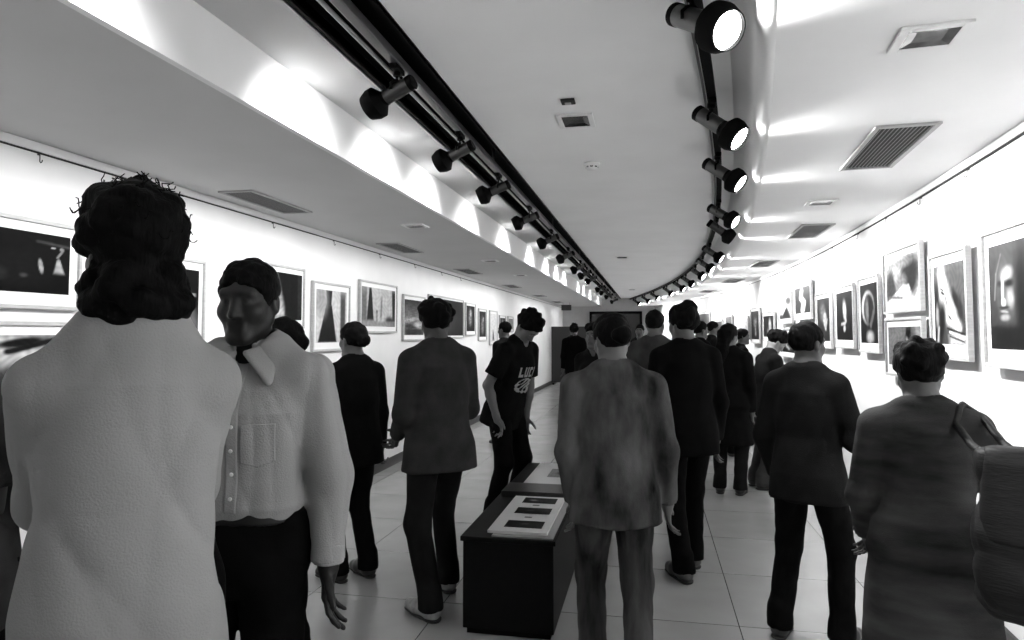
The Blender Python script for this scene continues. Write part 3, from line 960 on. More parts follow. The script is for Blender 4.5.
class Form:
    """a list of shapes blended into one closed surface"""

    def __init__(s):
        s.ops = []
        s.box = [np.full(3, 1e9), np.full(3, -1e9)]

    def _add(s, kind, fn, lo, hi, k):
        s.ops.append((kind, fn, np.asarray(lo, float) if lo is not None else None, np.asarray(hi, float) if hi is not None else None, k))
        if kind == 'add':
            s.box[0] = np.minimum(s.box[0], lo)
            s.box[1] = np.maximum(s.box[1], hi)

    def cap(s, a, b, ra, rb=None, k=.02, kind='add'):
        a, b = np.asarray(a, float), np.asarray(b, float)
        rb = ra if rb is None else rb
        d = b - a
        L2 = d.dot(d) + 1e-12

        def fn(X, Y, Z):
            t = np.clip(((X - a[0]) * d[0] + (Y - a[1]) * d[1] + (Z - a[2]) * d[2]) / L2, 0, 1)
            return np.sqrt((X - a[0] - t * d[0]) ** 2 + (Y - a[1] - t * d[1]) ** 2 + (Z - a[2] - t * d[2]) ** 2) - (ra + (rb - ra) * t)
        r = max(ra, rb)
        s._add(kind, fn, np.minimum(a, b) - r, np.maximum(a, b) + r, k)
        return s

    def ell(s, c, r, R=None, k=.02, kind='add'):
        c, r = np.asarray(c, float), np.asarray(r, float)
        R = np.eye(3) if R is None else R

        def fn(X, Y, Z):
            x, y, z = X - c[0], Y - c[1], Z - c[2]
            u = (R[0, 0] * x + R[1, 0] * y + R[2, 0] * z)
            v = (R[0, 1] * x + R[1, 1] * y + R[2, 1] * z)
            w = (R[0, 2] * x + R[1, 2] * y + R[2, 2] * z)
            k0 = np.sqrt((u / r[0]) ** 2 + (v / r[1]) ** 2 + (w / r[2]) ** 2)
            k1 = np.sqrt((u / r[0] ** 2) ** 2 + (v / r[1] ** 2) ** 2 + (w / r[2] ** 2) ** 2) + 1e-9
            return k0 * (k0 - 1) / k1
        m = r.max()
        s._add(kind, fn, c - m, c + m, k)
        return s

    def loft(s, sec, o, R, k=.03, e=2.3, kind='add', edge=.012):
        """sections (t, cx, cy, wx, wy) along local z of frame o, R"""
        sec = np.array(sec, float)
        o = np.asarray(o, float)
        t0, t1 = sec[0, 0], sec[-1, 0]

        def fn(X, Y, Z):
            x, y, z = X - o[0], Y - o[1], Z - o[2]
            u = R[0, 0] * x + R[1, 0] * y + R[2, 0] * z
            v = R[0, 1] * x + R[1, 1] * y + R[2, 1] * z
            w = R[0, 2] * x + R[1, 2] * y + R[2, 2] * z
            wf = w.ravel()
            cx, cy, wx, wy = [np.interp(wf, sec[:, 0], sec[:, i]).reshape(w.shape) for i in (1, 2, 3, 4)]
            q = (np.abs((u - cx) / wx) ** e + np.abs((v - cy) / wy) ** e) ** (1 / e)
            d = (q - 1) * np.minimum(wx, wy)
            return smax(d, np.maximum(t0 - w, w - t1), edge)
        cs = []
        for q in sec:
            for sx in (-1, 1):
                for sy in (-1, 1):
                    cs.append(o + R @ np.array([q[1] + sx * q[3], q[2] + sy * q[4], q[0]]))
        cs = np.array(cs)
        s._add(kind, fn, cs.min(0), cs.max(0), k)
        return s

    def plane(s, p, n, k=.008, near=None):
        """keep the side the normal points away from; near: (centre, radius) limits the cut"""
        p, n = np.asarray(p, float), nrm(n)

        def fn(X, Y, Z):
            d = (X - p[0]) * n[0] + (Y - p[1]) * n[1] + (Z - p[2]) * n[2]
            if near is not None:
                c, r = near
                d = np.minimum(d, r - np.sqrt((X - c[0]) ** 2 + (Y - c[1]) ** 2 + (Z - c[2]) ** 2))
            return d
        s._add('cut', fn, None, None, k)
        return s

    def warp(s, fn):
        s._add('disp', fn, None, None, 0)
        return s

    def mesh(s, h, pad=.03):
        lo, hi = s.box[0] - pad, s.box[1] + pad
        n = np.ceil((hi - lo) / h).astype(int) + 1
        ax = [(lo[i] + h * np.arange(n[i])) for i in range(3)]
        F = np.full(n, .5, dtype=np.float32)

        def grid(sl):
            return (ax[0][sl[0]][:, None, None] + np.zeros((1, sl[1].stop - sl[1].start, sl[2].stop - sl[2].start)),
                    ax[1][sl[1]][None, :, None] + np.zeros((sl[0].stop - sl[0].start, 1, sl[2].stop - sl[2].start)),
                    ax[2][sl[2]][None, None, :] + np.zeros((sl[0].stop - sl[0].start, sl[1].stop - sl[1].start, 1)))
        full = tuple(slice(0, int(n[i])) for i in range(3))
        for kind, fn, l, u, k in s.ops:
            if l is not None:
                m = k + 2.5 * h + (.02 if kind == 'add' else 0)
                i0 = np.maximum(np.floor((l - m - lo) / h).astype(int), 0)
                i1 = np.minimum(np.ceil((u + m - lo) / h).astype(int) + 1, n)
                if (i1 <= i0).any():
                    continue
                sl = tuple(slice(int(a), int(b)) for a, b in zip(i0, i1))
            else:
                sl = full
            g = grid(sl)
            if kind == 'add':
                F[sl] = smin(F[sl], fn(*g), k)
            elif kind == 'sub':
                F[sl] = smax(F[sl], -fn(*g), k)
            elif kind == 'cut':
                F[sl] = smax(F[sl], fn(*g), k)
            elif kind == 'disp':
                F[sl] = F[sl] + fn(*g)
        s.F, s.lo, s.h, s.n = F, lo, h, n
        return nets(F, lo, h)

    def front(s, x, z, y_from, step):
        """first surface met walking from y_from in direction step along y (needs mesh() first)"""
        F, lo, h = s.F, s.lo, s.h

        def val(y):
            p = (np.array([x, y, z]) - lo) / h
            i = np.clip(p.astype(int), 0, s.n - 2)
            f = np.clip(p - i, 0, 1)
            c = F[i[0]:i[0] + 2, i[1]:i[1] + 2, i[2]:i[2] + 2]
            c = c[0] * (1 - f[0]) + c[1] * f[0]
            c = c[0] * (1 - f[1]) + c[1] * f[1]
            return float(c[0] * (1 - f[2]) + c[1] * f[2])
        y = y_from
        for _ in range(400):
            if val(y) < 0:
                a_, b_ = y - step, y
                for _k in range(9):
                    m_ = (a_ + b_) / 2
                    if val(m_) < 0:
                        b_ = m_
                    else:
                        a_ = m_
                return b_
            y += step
        return None


def nets(F, lo, h):
    ins = F < 0
    S = [slice(None, -1), slice(1, None)]
    c = np.zeros(tuple(d - 1 for d in F.shape), np.int8)
    for a in (0, 1):
        for b in (0, 1):
            for d in (0, 1):
                c += ins[S[a], S[b], S[d]]
    mixed = (c > 0) & (c < 8)
    idx = np.argwhere(mixed)
    ids = np.full(mixed.shape, -1, np.int32)
    ids[mixed] = np.arange(len(idx))
    val = {}
    for a in (0, 1):
        for b in (0, 1):
            for d in (0, 1):
                val[a, b, d] = F[idx[:, 0] + a, idx[:, 1] + b, idx[:, 2] + d]
    P = np.zeros((len(idx), 3))
    cnt = np.zeros(len(idx))
    for a in val:
        for ax in range(3):
            if a[ax] == 0:
                b = list(a)
                b[ax] = 1
                va, vb = val[a], val[tuple(b)]
                m = (va < 0) != (vb < 0)
                t = np.where(m, va / np.where(m, va - vb, 1), 0)
                q = np.tile(np.array(a, float), (len(idx), 1))
                q[:, ax] = t
                P += q * m[:, None]
                cnt += m
    P = (idx + P / np.maximum(cnt, 1)[:, None]) * h + lo
    Q = []
    order = {0: (1, 2), 1: (2, 0), 2: (0, 1)}
    for ax in range(3):
        sa = [slice(None)] * 3
        sb = [slice(None)] * 3
        sa[ax], sb[ax] = slice(None, -1), slice(1, None)
        A, B = ins[tuple(sa)], ins[tuple(sb)]
        e = np.argwhere(A != B)
        u, v = order[ax]
        e = e[(e[:, u] > 0) & (e[:, v] > 0) & (e[:, u] < F.shape[u] - 1) & (e[:, v] < F.shape[v] - 1)]
        if not len(e):
            continue
        fl_ = A[e[:, 0], e[:, 1], e[:, 2]]
        qs = []
        for du, dv in ((-1, -1), (0, -1), (0, 0), (-1, 0)):
            f = e.copy()
            f[:, u] += du
            f[:, v] += dv
            qs.append(ids[f[:, 0], f[:, 1], f[:, 2]])
        q = np.stack(qs, 1)
        q[~fl_] = q[~fl_][:, ::-1]
        Q.append(q)
    return P, np.concatenate(Q)


def folds(amp, seed, f=14, zs=.5):
    rs = np.random.RandomState(seed)
    ws = [(rs.uniform(-1, 1) * f, rs.uniform(-1, 1) * f, rs.uniform(-1, 1) * f * zs, rs.uniform(0, 6.28)) for _ in range(5)]

    def fn(X, Y, Z):
        qx = X + .03 * np.sin(Z * 9 + seed) + .02 * np.sin(Y * 13)
        d = 0
        for a, b, c, p in ws:
            w = np.sin(a * qx + b * Y + c * Z + p)
            d = d + (1 - np.abs(w)) ** 2 - .4
        return d * amp * .5
    return fn


def rot(ax, a):
    c, s = cos(a), sin(a)
    if ax == 'x':
        return np.array([[1, 0, 0], [0, c, -s], [0, s, c]])
    if ax == 'y':
        return np.array([[c, 0, s], [0, 1, 0], [-s, 0, c]])
    return np.array([[c, -s, 0], [s, c, 0], [0, 0, 1]])


def add_head(B, c, R, S, q=1.0):
    """head with face; c ear-level centre, local x right, y forward, z up"""
    def p(x, y, z):
        return c + R @ (np.array([x, y, z]) * S)

    def e(x, y, z, a, b, d, k=.02, kind='add', rx=0.):
        B.ell(p(x, y, z), np.array([a, b, d]) * S, R @ rot('x', rx), k * S, kind)

    def l(a, b, ra, rb, k=.012):
        B.cap(p(*a), p(*b), ra * S, rb * S, k * S)
    e(0, -.012, .03, .073, .093, .083)
    e(0, .028, -.03, .058, .062, .082, .03)
    for s in (-1, 1):
        l((s * .05, -.005, -.05), (s * .016, .066, -.098), .022, .019, .03)
        e(s * .042, .058, -.028, .022, .022, .022, .03)
    l((-.014, .072, -.102), (.014, .072, -.102), .017, .017, .02)
    l((-.04, .074, .026), (.04, .074, .026), .013, .013, .02)
    for s in (-1, 1):
        e(s * .031, .096, .004, .018, .014, .012, .01, 'sub')
        e(s * .031, .076, .003, .0125, .0125, .0115, .002)
        l((s * .018, .084, .0105), (s * .043, .078, .0095), .0035, .0035, .003)
        l((s * .018, .0835, -.006), (s * .042, .078, -.006), .003, .003, .003)
        e(s * .078, -.012, -.008, .010, .021, .033, .008, 'add')
        e(s * .086, -.006, -.004, .006, .011, .02, .005, 'sub')
    l((0, .083, .012), (0, .105, -.032), .009, .0135, .012)
    for s in (-1, 1):
        e(s * .012, .094, -.036, .009, .011, .008, .008)
    l((-.02, .083, -.062), (.02, .083, -.062), .007, .007, .008)
    l((-.017, .082, -.074), (.017, .082, -.074), .0085, .0085, .006)
    e(0, .096, -.0675, .024, .012, .0018, .003, 'sub')


def face_tone(P, c, R, S, skin):
    q = (P - c) @ R / S
    t = np.full(len(P), skin)
    x, y, z = np.abs(q[:, 0]), q[:, 1], q[:, 2]
    hd = (np.abs(q) < .16).all(1)
    lips = hd & (x < .025) & (y > .078) & (z > -.084) & (z < -.056)
    t[lips] = skin * .6
    brow = hd & (x > .012) & (x < .05) & (y > .062) & (np.abs(z - .026 + .1 * (x - .03)) < .006)
    t[brow] = skin * .15
    eye = hd & (((x - .031) / .0135) ** 2 + ((z - .003) / .0065) ** 2 < 1) & (y > .07)
    t[eye] = skin * 2.2
    iris = hd & (((x - .031) / .0058) ** 2 + ((z - .003) / .0062) ** 2 < 1) & (y > .07)
    t[iris] = .01
    return t


def add_hand(B, w, e, th, side, S, curl=.5, k=.008):
    """w wrist, e along the hand, th thumb side; side +1 right hand, -1 left hand"""
    e = nrm(e)
    s = nrm(np.asarray(th, float) - e * np.dot(th, e))
    n = nrm(np.cross(e, s)) * side        # palm faces n
    fb = [(.030, .083, .092, .0092), (.010, .090, .100, .0095), (-.011, .087, .093, .009), (-.030, .077, .074, .0078)]
    B.cap(w, w + e * .03 * S, .027 * S, .024 * S, .02)
    for so, fo, L, r in fb:
        b = w + (s * so + e * fo) * S
        B.cap(w + (s * so * .45 + e * .012) * S, b, .0145 * S, .0115 * S, .012)
    for i, (so, fo, L, r) in enumerate(fb):
        p = w + (s * so + e * fo) * S
        a = 0
        d0 = nrm(e + s * so * 2.2)
        for j, fr_ in enumerate((.45, .31, .24)):
            a += curl * (.55, .75, .5)[j] * (1 + .12 * i)
            d = d0 * cos(a) + n * sin(a)
            q = p + d * L * fr_ * S
            B.cap(p, q, (r - .0006 * j) * S, (r - .0006 * (j + 1)) * S, .004 if j else .007)
            p = q
    p = w + (e * .022 + s * .020) * S
    d = nrm(e * .62 + s * .72 + n * .35)
    for j, L in enumerate((.046, .034, .027)):
        q = p + d * L * S
        B.cap(p, q, (.0135 - .0018 * j) * S, (.0125 - .0018 * j) * S, .007)
        p = q
        d = nrm(d + e * .35 + n * .25 * curl)


def ik(h, a, l1, l2, pole):
    d = a - h
    L = np.linalg.norm(d)
    L = min(L, (l1 + l2) * .999)
    u = nrm(d)
    x = (l1 * l1 - l2 * l2 + L * L) / (2 * L)
    y = sqrt(max(l1 * l1 - x * x, 0))
    pv = nrm(pole - u * np.dot(pole, u))
    return h + u * x + pv * y, h + u * L


N_PEOPLE = [0]


def person(xy, yaw, label, H=1.72, h=.008, skin=.13, top=None, leg=None, hair=None, shoe=None, lean=0., side=0., twist=0.,
           head=(0, 0, 0), arms=None, feet=None, shirt='tucked', sleeve='long', hairdo='short', seed=1, build=1.0, collar=False,
           fold=.006, extras=(), group='gallery visitors', fat=1.0, shrug=0.0, cat='person', legwear='trousers', neck_l=1.0):
    S = H / 1.75
    sw = build
    feet = feet or {}
    arms = arms or {}
    # ---- skeleton, facing +Y, ground at z = 0
    fL = np.array(feet.get('L', (-.10, 0, 0)), float) * S
    fR = np.array(feet.get('R', (.10, 0, 0)), float) * S
    drop = .012 + max(np.hypot(*(fL - fR)[:2]) / S - .3, 0) * .12
    pel = np.array([(fL[0] + fR[0]) / 2, (fL[1] + fR[1]) / 2 - .012 * S, (.925 - drop) * S])
    RP = np.eye(3)
    RTt = rot('z', twist) @ rot('x', -lean) @ rot('y', side)
    hips = {-1: pel + V3(-.085, 0, 0) * S, 1: pel + V3(.085, 0, 0) * S}
    ank = {-1: fL + V3(0, -.02, .085) * S, 1: fR + V3(0, -.02, .085) * S}
    knee = {}
    for s in (-1, 1):
        knee[s], ank[s] = ik(hips[s], ank[s], .43 * S, .42 * S, V3(.15 * s, 1, .1))

    def tp(x, y, z):
        return pel + RTt @ (np.array([x, y, z]) * S)
    sh = {s: tp(s * .174 * sw, -.005, .478 + shrug) for s in (-1, 1)}
    nb = tp(0, -.005, .56)
    RH = RTt @ rot('z', head[0]) @ rot('x', -head[1]) @ rot('y', head[2])
    hc = tp(0, .012, .60 + .085 * neck_l) + RH @ V3(0, .012, .02) * S
    elb, wri, fdir, thd = {}, {}, {}, {}
    for s, nm in ((-1, 'L'), (1, 'R')):
        a = arms.get(nm, {})
        ud = RTt @ nrm(a.get('u', (s * .13, -.04, -1)))
        fd = RTt @ nrm(a.get('f', (s * .04, .16, -1)))
        elb[s] = sh[s] + ud * .30 * S
        wri[s] = elb[s] + fd * .255 * S
        fdir[s] = RTt @ nrm(a['h']) if 'h' in a else fd
        t_ = np.array(a['t']) if 't' in a else (V3(0, 1, 0) if abs(fd[1]) < .75 else V3(0, 0, 1))
        thd[s] = t_
    # ---- body: one continuous surface
    B = Form()
    B.loft([(-.10, 0, 0, .12, .09), (-.03, 0, -.005, .155, .112), (.06, 0, 0, .145, .104), (.15, 0, 0, .135, .096), (.27, 0, .004, .142, .104), (.38, 0, .004, .152 * sw, .11), (.45, 0, -.004, .145 * sw, .098), (.51, 0, -.01, .10, .072), (.57, 0, -.01, .06, .052)],
           pel, RTt * 1.0, .03) if S == 1 else B.loft([tuple(np.array(q) * S) for q in
           [(-.10, 0, 0, .12, .09), (-.03, 0, -.005, .155, .112), (.06, 0, 0, .145, .104), (.15, 0, 0, .135, .096), (.27, 0, .004, .142, .104), (.38, 0, .004, .152 * sw, .11), (.45, 0, -.004, .145 * sw, .098), (.51, 0, -.01, .10, .072), (.57, 0, -.01, .06, .052)]], pel, RTt, .03)
    B.cap(tp(0, -.018, .53), hc + RH @ V3(0, -.018, -.045) * S, .056 * S, .053 * S, .03)
    for s in (-1, 1):
        B.cap(nb + RTt @ V3(s * .03, -.01, .0) * S, sh[s] + RTt @ V3(-s * .02, 0, .005) * S, .05 * S, .045 * S, .04)
        B.cap(sh[s], elb[s], .05 * S, .039 * S, .03)
        B.cap(elb[s], elb[s] + (wri[s] - elb[s]) * .35, .038 * S, .039 * S, .02)
        B.cap(elb[s] + (wri[s] - elb[s]) * .3, wri[s], .039 * S, .027 * S, .02)
        add_hand(B, wri[s], fdir[s], thd[s], s, S, arms.get('L' if s < 0 else 'R', {}).get('c', .5))
        B.cap(hips[s], knee[s], .072 * S, .046 * S, .02)
        B.cap(knee[s], ank[s], .044 * S, .036 * S, .02)
        B.ell(knee[s] + (ank[s] - knee[s]) * .28 + V3(0, -.02, 0) * S, np.array([.036, .037, .10]) * S, None, .02)
        B.cap(ank[s] + V3(0, -.02, -.03) * S, ank[s] + V3(0, .12, -.055) * S, .03 * S, .022 * S, .02)
    add_head(B, hc, RH, S)
    P, Q = B.mesh(h)
    me = np_mesh('person', P, Q, M['skin'], face_tone(P, hc, RH, S, skin))
    ob = link(bpy.data.objects.new('person', me))
    ob.location = (xy[0], xy[1], 0)
    ob.rotation_euler = (0, 0, yaw)
    tag(ob, label, cat, group)

    def part(name, F, m, hh=None, parent=None, tone=None):
        P_, Q_ = F.mesh(hh or h)
        return link(bpy.data.objects.new(name, np_mesh(name, P_, Q_, m, tone)), parent or ob), F

    # ---- trousers / skirt
    g = .016 * S
    if legwear == 'trousers':
        T = Form()
        T.loft([tuple(np.array(q) * S) for q in [(-.12, 0, 0, .13, .105), (-.04, 0, -.006, .172, .128), (.06, 0, 0, .162, .118), (.115, 0, 0, .158, .114)]], pel, np.eye(3), .03)
        for s in (-1, 1):
            T.cap(hips[s], knee[s], .096 * S, .07 * S, .03)
            T.cap(knee[s], ank[s] + V3(0, -.008, .0) * S, .068 * S, .06 * S, .03)
            T.cap(ank[s] + V3(0, -.01, .07) * S, ank[s] + V3(0, -.01, -.02) * S, .058 * S, .064 * S, .02)
        T.warp(folds(fold * 1.1, seed + 5, 20, .8))
        low = min(ank[-1][2], ank[1][2])
        T.plane((0, 0, low - .03 * S), (0, 0, -1), .004)
        part('trousers', T, leg)
    else:
        T = Form()
        T.loft([tuple(np.array(q) * S) for q in [(-.74, 0, 0, .235, .19), (-.4, 0, 0, .205, .165), (-.04, 0, -.006, .175, .13), (.12, 0, 0, .158, .114)]], pel, np.eye(3), .03)
        T.warp(folds(fold * 2, seed + 5, 24, .08))
        part('skirt', T, leg)
    # ---- top
    C = Form()
    f_ = fat
    sec = [(.20, 0, .004, .158 * f_, .12 * f_), (.30, 0, .008, .165 * f_, .126 * f_), (.38, 0, .006, .172 * sw, .13), (.44, 0, -.004, .164 * sw, .116), (.50, 0, -.012, .115 * sw, .088), (.565, 0, -.012, .070, .064)]
    if shirt == 'tucked':
        sec = [(.085, 0, 0, .158, .116), (.115, 0, .0, .172 * f_, .13 * f_)] + sec
    elif shirt == 'loose':
        sec = [(-.14, 0, 0, .196 * f_, .15 * f_), (0, 0, -.004, .186 * f_, .142 * f_), (.1, 0, 0, .168 * f_, .128 * f_)] + sec
    elif shirt == 'coat':
        sec = [(-.40, 0, 0, .245 * f_, .20 * f_), (-.14, 0, 0, .22 * f_, .175 * f_), (0, 0, -.004, .2 * f_, .155 * f_), (.1, 0, 0, .178 * f_, .134 * f_)] + sec
    if shirt == 'coat':
        C.loft([tuple(np.array(q) * S) for q in sec if q[0] <= .12], pel, np.eye(3) * .5 + RTt * .5 if lean < .2 else np.eye(3), .03)
        C.loft([tuple(np.array(q) * S) for q in sec if q[0] >= -.02], pel, RTt, .05)
    else:
        C.loft([tuple(np.array(q) * S) for q in sec], pel, RTt, .03)
    for s in (-1, 1):
        C.cap(nb + RTt @ V3(s * .035, -.012, .0) * S, sh[s] + RTt @ V3(-s * .015, 0, .008) * S, .058 * S, .058 * S, .05)
        if sleeve == 'long':
            C.cap(sh[s], elb[s], .068 * S, .056 * S, .03)
            C.cap(elb[s], wri[s] - nrm(wri[s] - elb[s]) * .02 * S, .056 * S, .044 * S, .03)
        else:
            C.cap(sh[s], sh[s] + (elb[s] - sh[s]) * .72, .07 * S, .07 * S, .03)
    C.warp(folds(fold, seed, 15, .5))
    for s in (-1, 1):
        if sleeve == 'long':
            d = nrm(wri[s] - elb[s])
            C.plane(wri[s] - d * .012 * S, d, .004, (wri[s] + d * .02 * S, .09 * S))
        else:
            d = nrm(elb[s] - sh[s])
            C.plane(sh[s] + (elb[s] - sh[s]) * .72, d, .004, (sh[s] + (elb[s] - sh[s]) * .9, .11 * S))
    # neckline
    C.cap(tp(0, .0, .545), tp(0, .02, .75), .066 * S, .07 * S, .006, 'sub')
    sh_o, CF = part('coat' if shirt == 'coat' else 'shirt', C, top)
    if sleeve == 'long':
        for s in (-1, 1):
            K = Form()
            d = nrm(wri[s] - elb[s])
            K.cap(wri[s] - d * .065 * S, wri[s] - d * .008 * S, .047 * S, .044 * S, 0)
            K.plane(wri[s] - d * .004 * S, d, .004)
            K.plane(wri[s] - d * .06 * S, -d, .004)
            K.warp(folds(.002, seed + s, 30))
            if h < .012:
                part('cuff', K, top, parent=sh_o)
    if collar:
        K = Form()
        a, b = tp(0, -.012, .535), tp(0, -.004, .615)
        K.cap(a, b, .078 * S, .066 * S, 0)
        K.cap(a - RTt @ V3(0, 0, .05), b + RTt @ V3(0, .0, .1), .068 * S, .06 * S, .004, 'sub')
        K.plane(b - RTt @ V3(0, 0, .006) * S, RTt @ V3(0, .35, 1), .003)
        K.plane(tp(0, 0, .515), RTt @ V3(0, 0, -1), .003)
        # open front
        K.cap(tp(0, .05, .50), tp(0, .11, .66), .02 * S, .045 * S, .003, 'sub')
        for s in (-1, 1):       # fold-over wings
            p0, p1, p2 = tp(s * .016, .086, .552), tp(s * .090, .004, .585), tp(s * .088, .112, .468)
            for q_ in np.linspace(0, 1, 9):
                K.cap(p0 * (1 - q_) + p1 * q_, p2 * (1 - .25 * q_) + tp(s * .095, .04, .49) * .25 * q_, .0085 * S, .0065 * S, .008)
            K.cap(tp(s * .066, -.03, .585), p1, .011 * S, .011 * S, .012)
            K.cap(tp(0, -.075, .58), tp(s * .066, -.03, .585), .011 * S, .011 * S, .012)
        part('collar', K, top, min(h, .006), sh_o)
    if shirt == 'tucked':
        K = Form()
        K.loft([tuple(np.array(q) * S) for q in [(.068, 0, 0, .168, .126), (.112, 0, 0, .166, .124)]], pel, np.eye(3), 0, edge=.003)
        part('belt', K, M['belt'])
    # ---- shoes
    for s in (-1, 1):
        a = ank[s]
        ya = V3(.12 * s, 1, 0) / np.linalg.norm([.12, 1])
        z0 = a[2] - .085 * S
        base = np.array([a[0], a[1], z0])
        K = Form()
        K.cap(base + V3(0, 0, .052) * S - ya * .035 * S, base + V3(0, 0, .045) * S + ya * .10 * S, .042 * S, .044 * S, .02)
        K.cap(base + V3(0, 0, .04) * S + ya * .10 * S, base + V3(0, 0, .036) * S + ya * .175 * S, .044 * S, .034 * S, .02)
        K.cap(base + V3(0, 0, .05) * S - ya * .01 * S, base + V3(0, 0, .10) * S - ya * .012 * S, .046 * S, .042 * S, .02)
        K.plane(base + V3(0, 0, .012) * S, (0, 0, -1), .004)
        K.plane(base + V3(0, 0, .108) * S, (0, 0, 1), .004)
        so, _ = part('shoe', K, shoe, max(h * .8, .006))
        K = Form()
        K.cap(base + V3(0, 0, .03) * S - ya * .036 * S, base + V3(0, 0, .03) * S + ya * .10 * S, .046 * S, .048 * S, .01)
        K.cap(base + V3(0, 0, .03) * S + ya * .10 * S, base + V3(0, 0, .03) * S + ya * .178 * S, .048 * S, .037 * S, .01)
        K.plane(base + V3(0, 0, .018) * S, (0, 0, 1), .003)
        K.plane(base + V3(0, 0, .001) * S, (0, 0, -1), .003)
        if h < .012:
            part('sole', K, M['sole'], max(h * .8, .006), so)
    # ---- hair
    def hp(x, y, z):
        return hc + RH @ (np.array([x, y, z]) * S)
    G = Form()
    th = {'short': .0, 'curly': .016, 'bun': .003, 'long': .005, 'shaggy': .009, 'mop': .018}[hairdo]
    G.ell(hp(0, -.014, .034), np.array([.080 + th, .102 + th, .091 + th]) * S, RH, .02)
    if hairdo in ('curly', 'shaggy', 'mop'):
        rs = np.random.RandomState(seed)
        for _ in range(30 if hairdo == 'shaggy' else 46):
            v = nrm(rs.normal(size=3))
            if v[2] < -.45 or (v[1] > .35 and v[2] < .35):
                continue
            r_ = rs.uniform(.016, .028)
            G.ell(hp(v[0] * .086, -.016 + v[1] * .106, .036 + v[2] * .098), np.array([r_, r_, r_]) * S, None, .012)
    # face opening
    G.plane(hp(0, .085, .062 + th * .4), RH @ V3(0, .72, -.70), .012)
    if hairdo != 'long':
        G.plane(hp(0, -.085, -.075), RH @ V3(0, .1, -1), .012)
    if hairdo == 'mop':
        G.ell(hp(0, -.045, -.10), np.array([.088, .08, .062]) * S, RH, .04)
        for _ in range(46):
            v = nrm(np.random.RandomState(seed + 50 + _).normal(size=3))
            if v[1] > .4:
                continue
            G.ell(hp(v[0] * .088, -.045 + v[1] * .08, -.10 + v[2] * .06), np.array([.024, .024, .024]) * S, None, .012)
    if hairdo == 'bun':
        G.ell(hp(0, -.118, .0), np.array([.045, .04, .042]) * S, RH, .015)
    if hairdo == 'long':
        G.cap(hp(0, -.075, .0), hp(0, -.095, -.16), .075 * S, .06 * S, .03)
        G.cap(hp(0, -.095, -.16), hp(0, -.10, -.30), .06 * S, .03 * S, .03)
    G.warp(folds(.008, seed + 2, 60, 1.0))
    ho, _ = part('hair', G, M['hair'] if hair is None else hair)
    if hairdo in ('curly', 'mop') and h < .009:
        bm = bmesh.new()
        rs = np.random.RandomState(seed + 9)
        for _ in range(150):
            v = nrm(rs.normal(size=3) + V3(0, -.2, .7))
            if v[2] < -.3 or (v[1] > .45 and v[2] < .4):
                continue
            p0 = V3(v[0] * .096, -.016 + v[1] * .116, .036 + v[2] * .106)
            t1 = nrm(np.cross(v, rs.normal(size=3)))
            t2 = np.cross(v, t1)
            L = rs.uniform(.012, .04)
            pts = []
            for j in range(9):
                a = j / 8
                w_ = rs.uniform(.9, 1.1) * .011 * sin(pi * a * .8 + .2)
                pts.append(Vector(hp(*(p0 + v * (L * a - .012) + t1 * w_ * cos(7 * a) + t2 * w_ * sin(7 * a)))))
            tube(bm, pts, .0014, 4)
        mesh_obj('loose_curls', bm, M['hair'], ho, True)
    info = dict(ob=ob, shirt=sh_o, CF=CF, tp=tp, pel=pel, S=S, hp=hp, wri=wri, elb=elb, sh=sh, fdir=fdir, ank=ank, R=RTt, hc=hc, RH=RH, part=part, P=P)
    N_PEOPLE[0] += 1
    return info


def patch(info, name, m, x0, x1, z0, z1, mask, off=.003, n=(40, 40), parent=None, y_from=.35, step=-.003):
    """a thin patch lying on the front of the shirt; x, z measured in torso units from the pelvis"""
    S, pel = info['S'], info['pel']
    CF = info['CF']
    bm = bmesh.new()
    nx, nz = n
    grid = {}
    for i in range(nx + 1):
        for j in range(nz + 1):
            x = pel[0] + (x0 + (x1 - x0) * i / nx) * S
            z = pel[2] + (z0 + (z1 - z0) * j / nz) * S
            y = CF.front(x, z, pel[1] + y_from, step)
            grid[i, j] = None if y is None else (x, y, z)
    vs = {}

    def gv(i, j, k):
        if (i, j, k) not in vs:
            x, y, z = grid[i, j]
            o_ = (off if k else -.004) * (1 if step < 0 else -1)
            vs[i, j, k] = bm.verts.new((x, y + o_, z))
        return vs[i, j, k]
    on = {}
    for i in range(nx):
        for j in range(nz):
            u, v = (i + .5) / nx, (j + .5) / nz
            if mask(u, v) and all(grid[a] is not None for a in ((i, j), (i + 1, j), (i, j + 1), (i + 1, j + 1))):
                on[i, j] = 1
    for (i, j) in on:
        bm.faces.new([gv(i, j, 1), gv(i + 1, j, 1), gv(i + 1, j + 1, 1), gv(i, j + 1, 1)])
        for (di, dj, a, b) in ((-1, 0, (i, j), (i, j + 1)), (1, 0, (i + 1, j), (i + 1, j + 1)), (0, -1, (i, j), (i + 1, j)), (0, 1, (i, j + 1), (i + 1, j + 1))):
            if (i + di, j + dj) not in on:
                bm.faces.new([gv(*a, 1), gv(*b, 1), gv(*b, 0), gv(*a, 0)])
    return mesh_obj(name, bm, m, parent or info['shirt'], True)


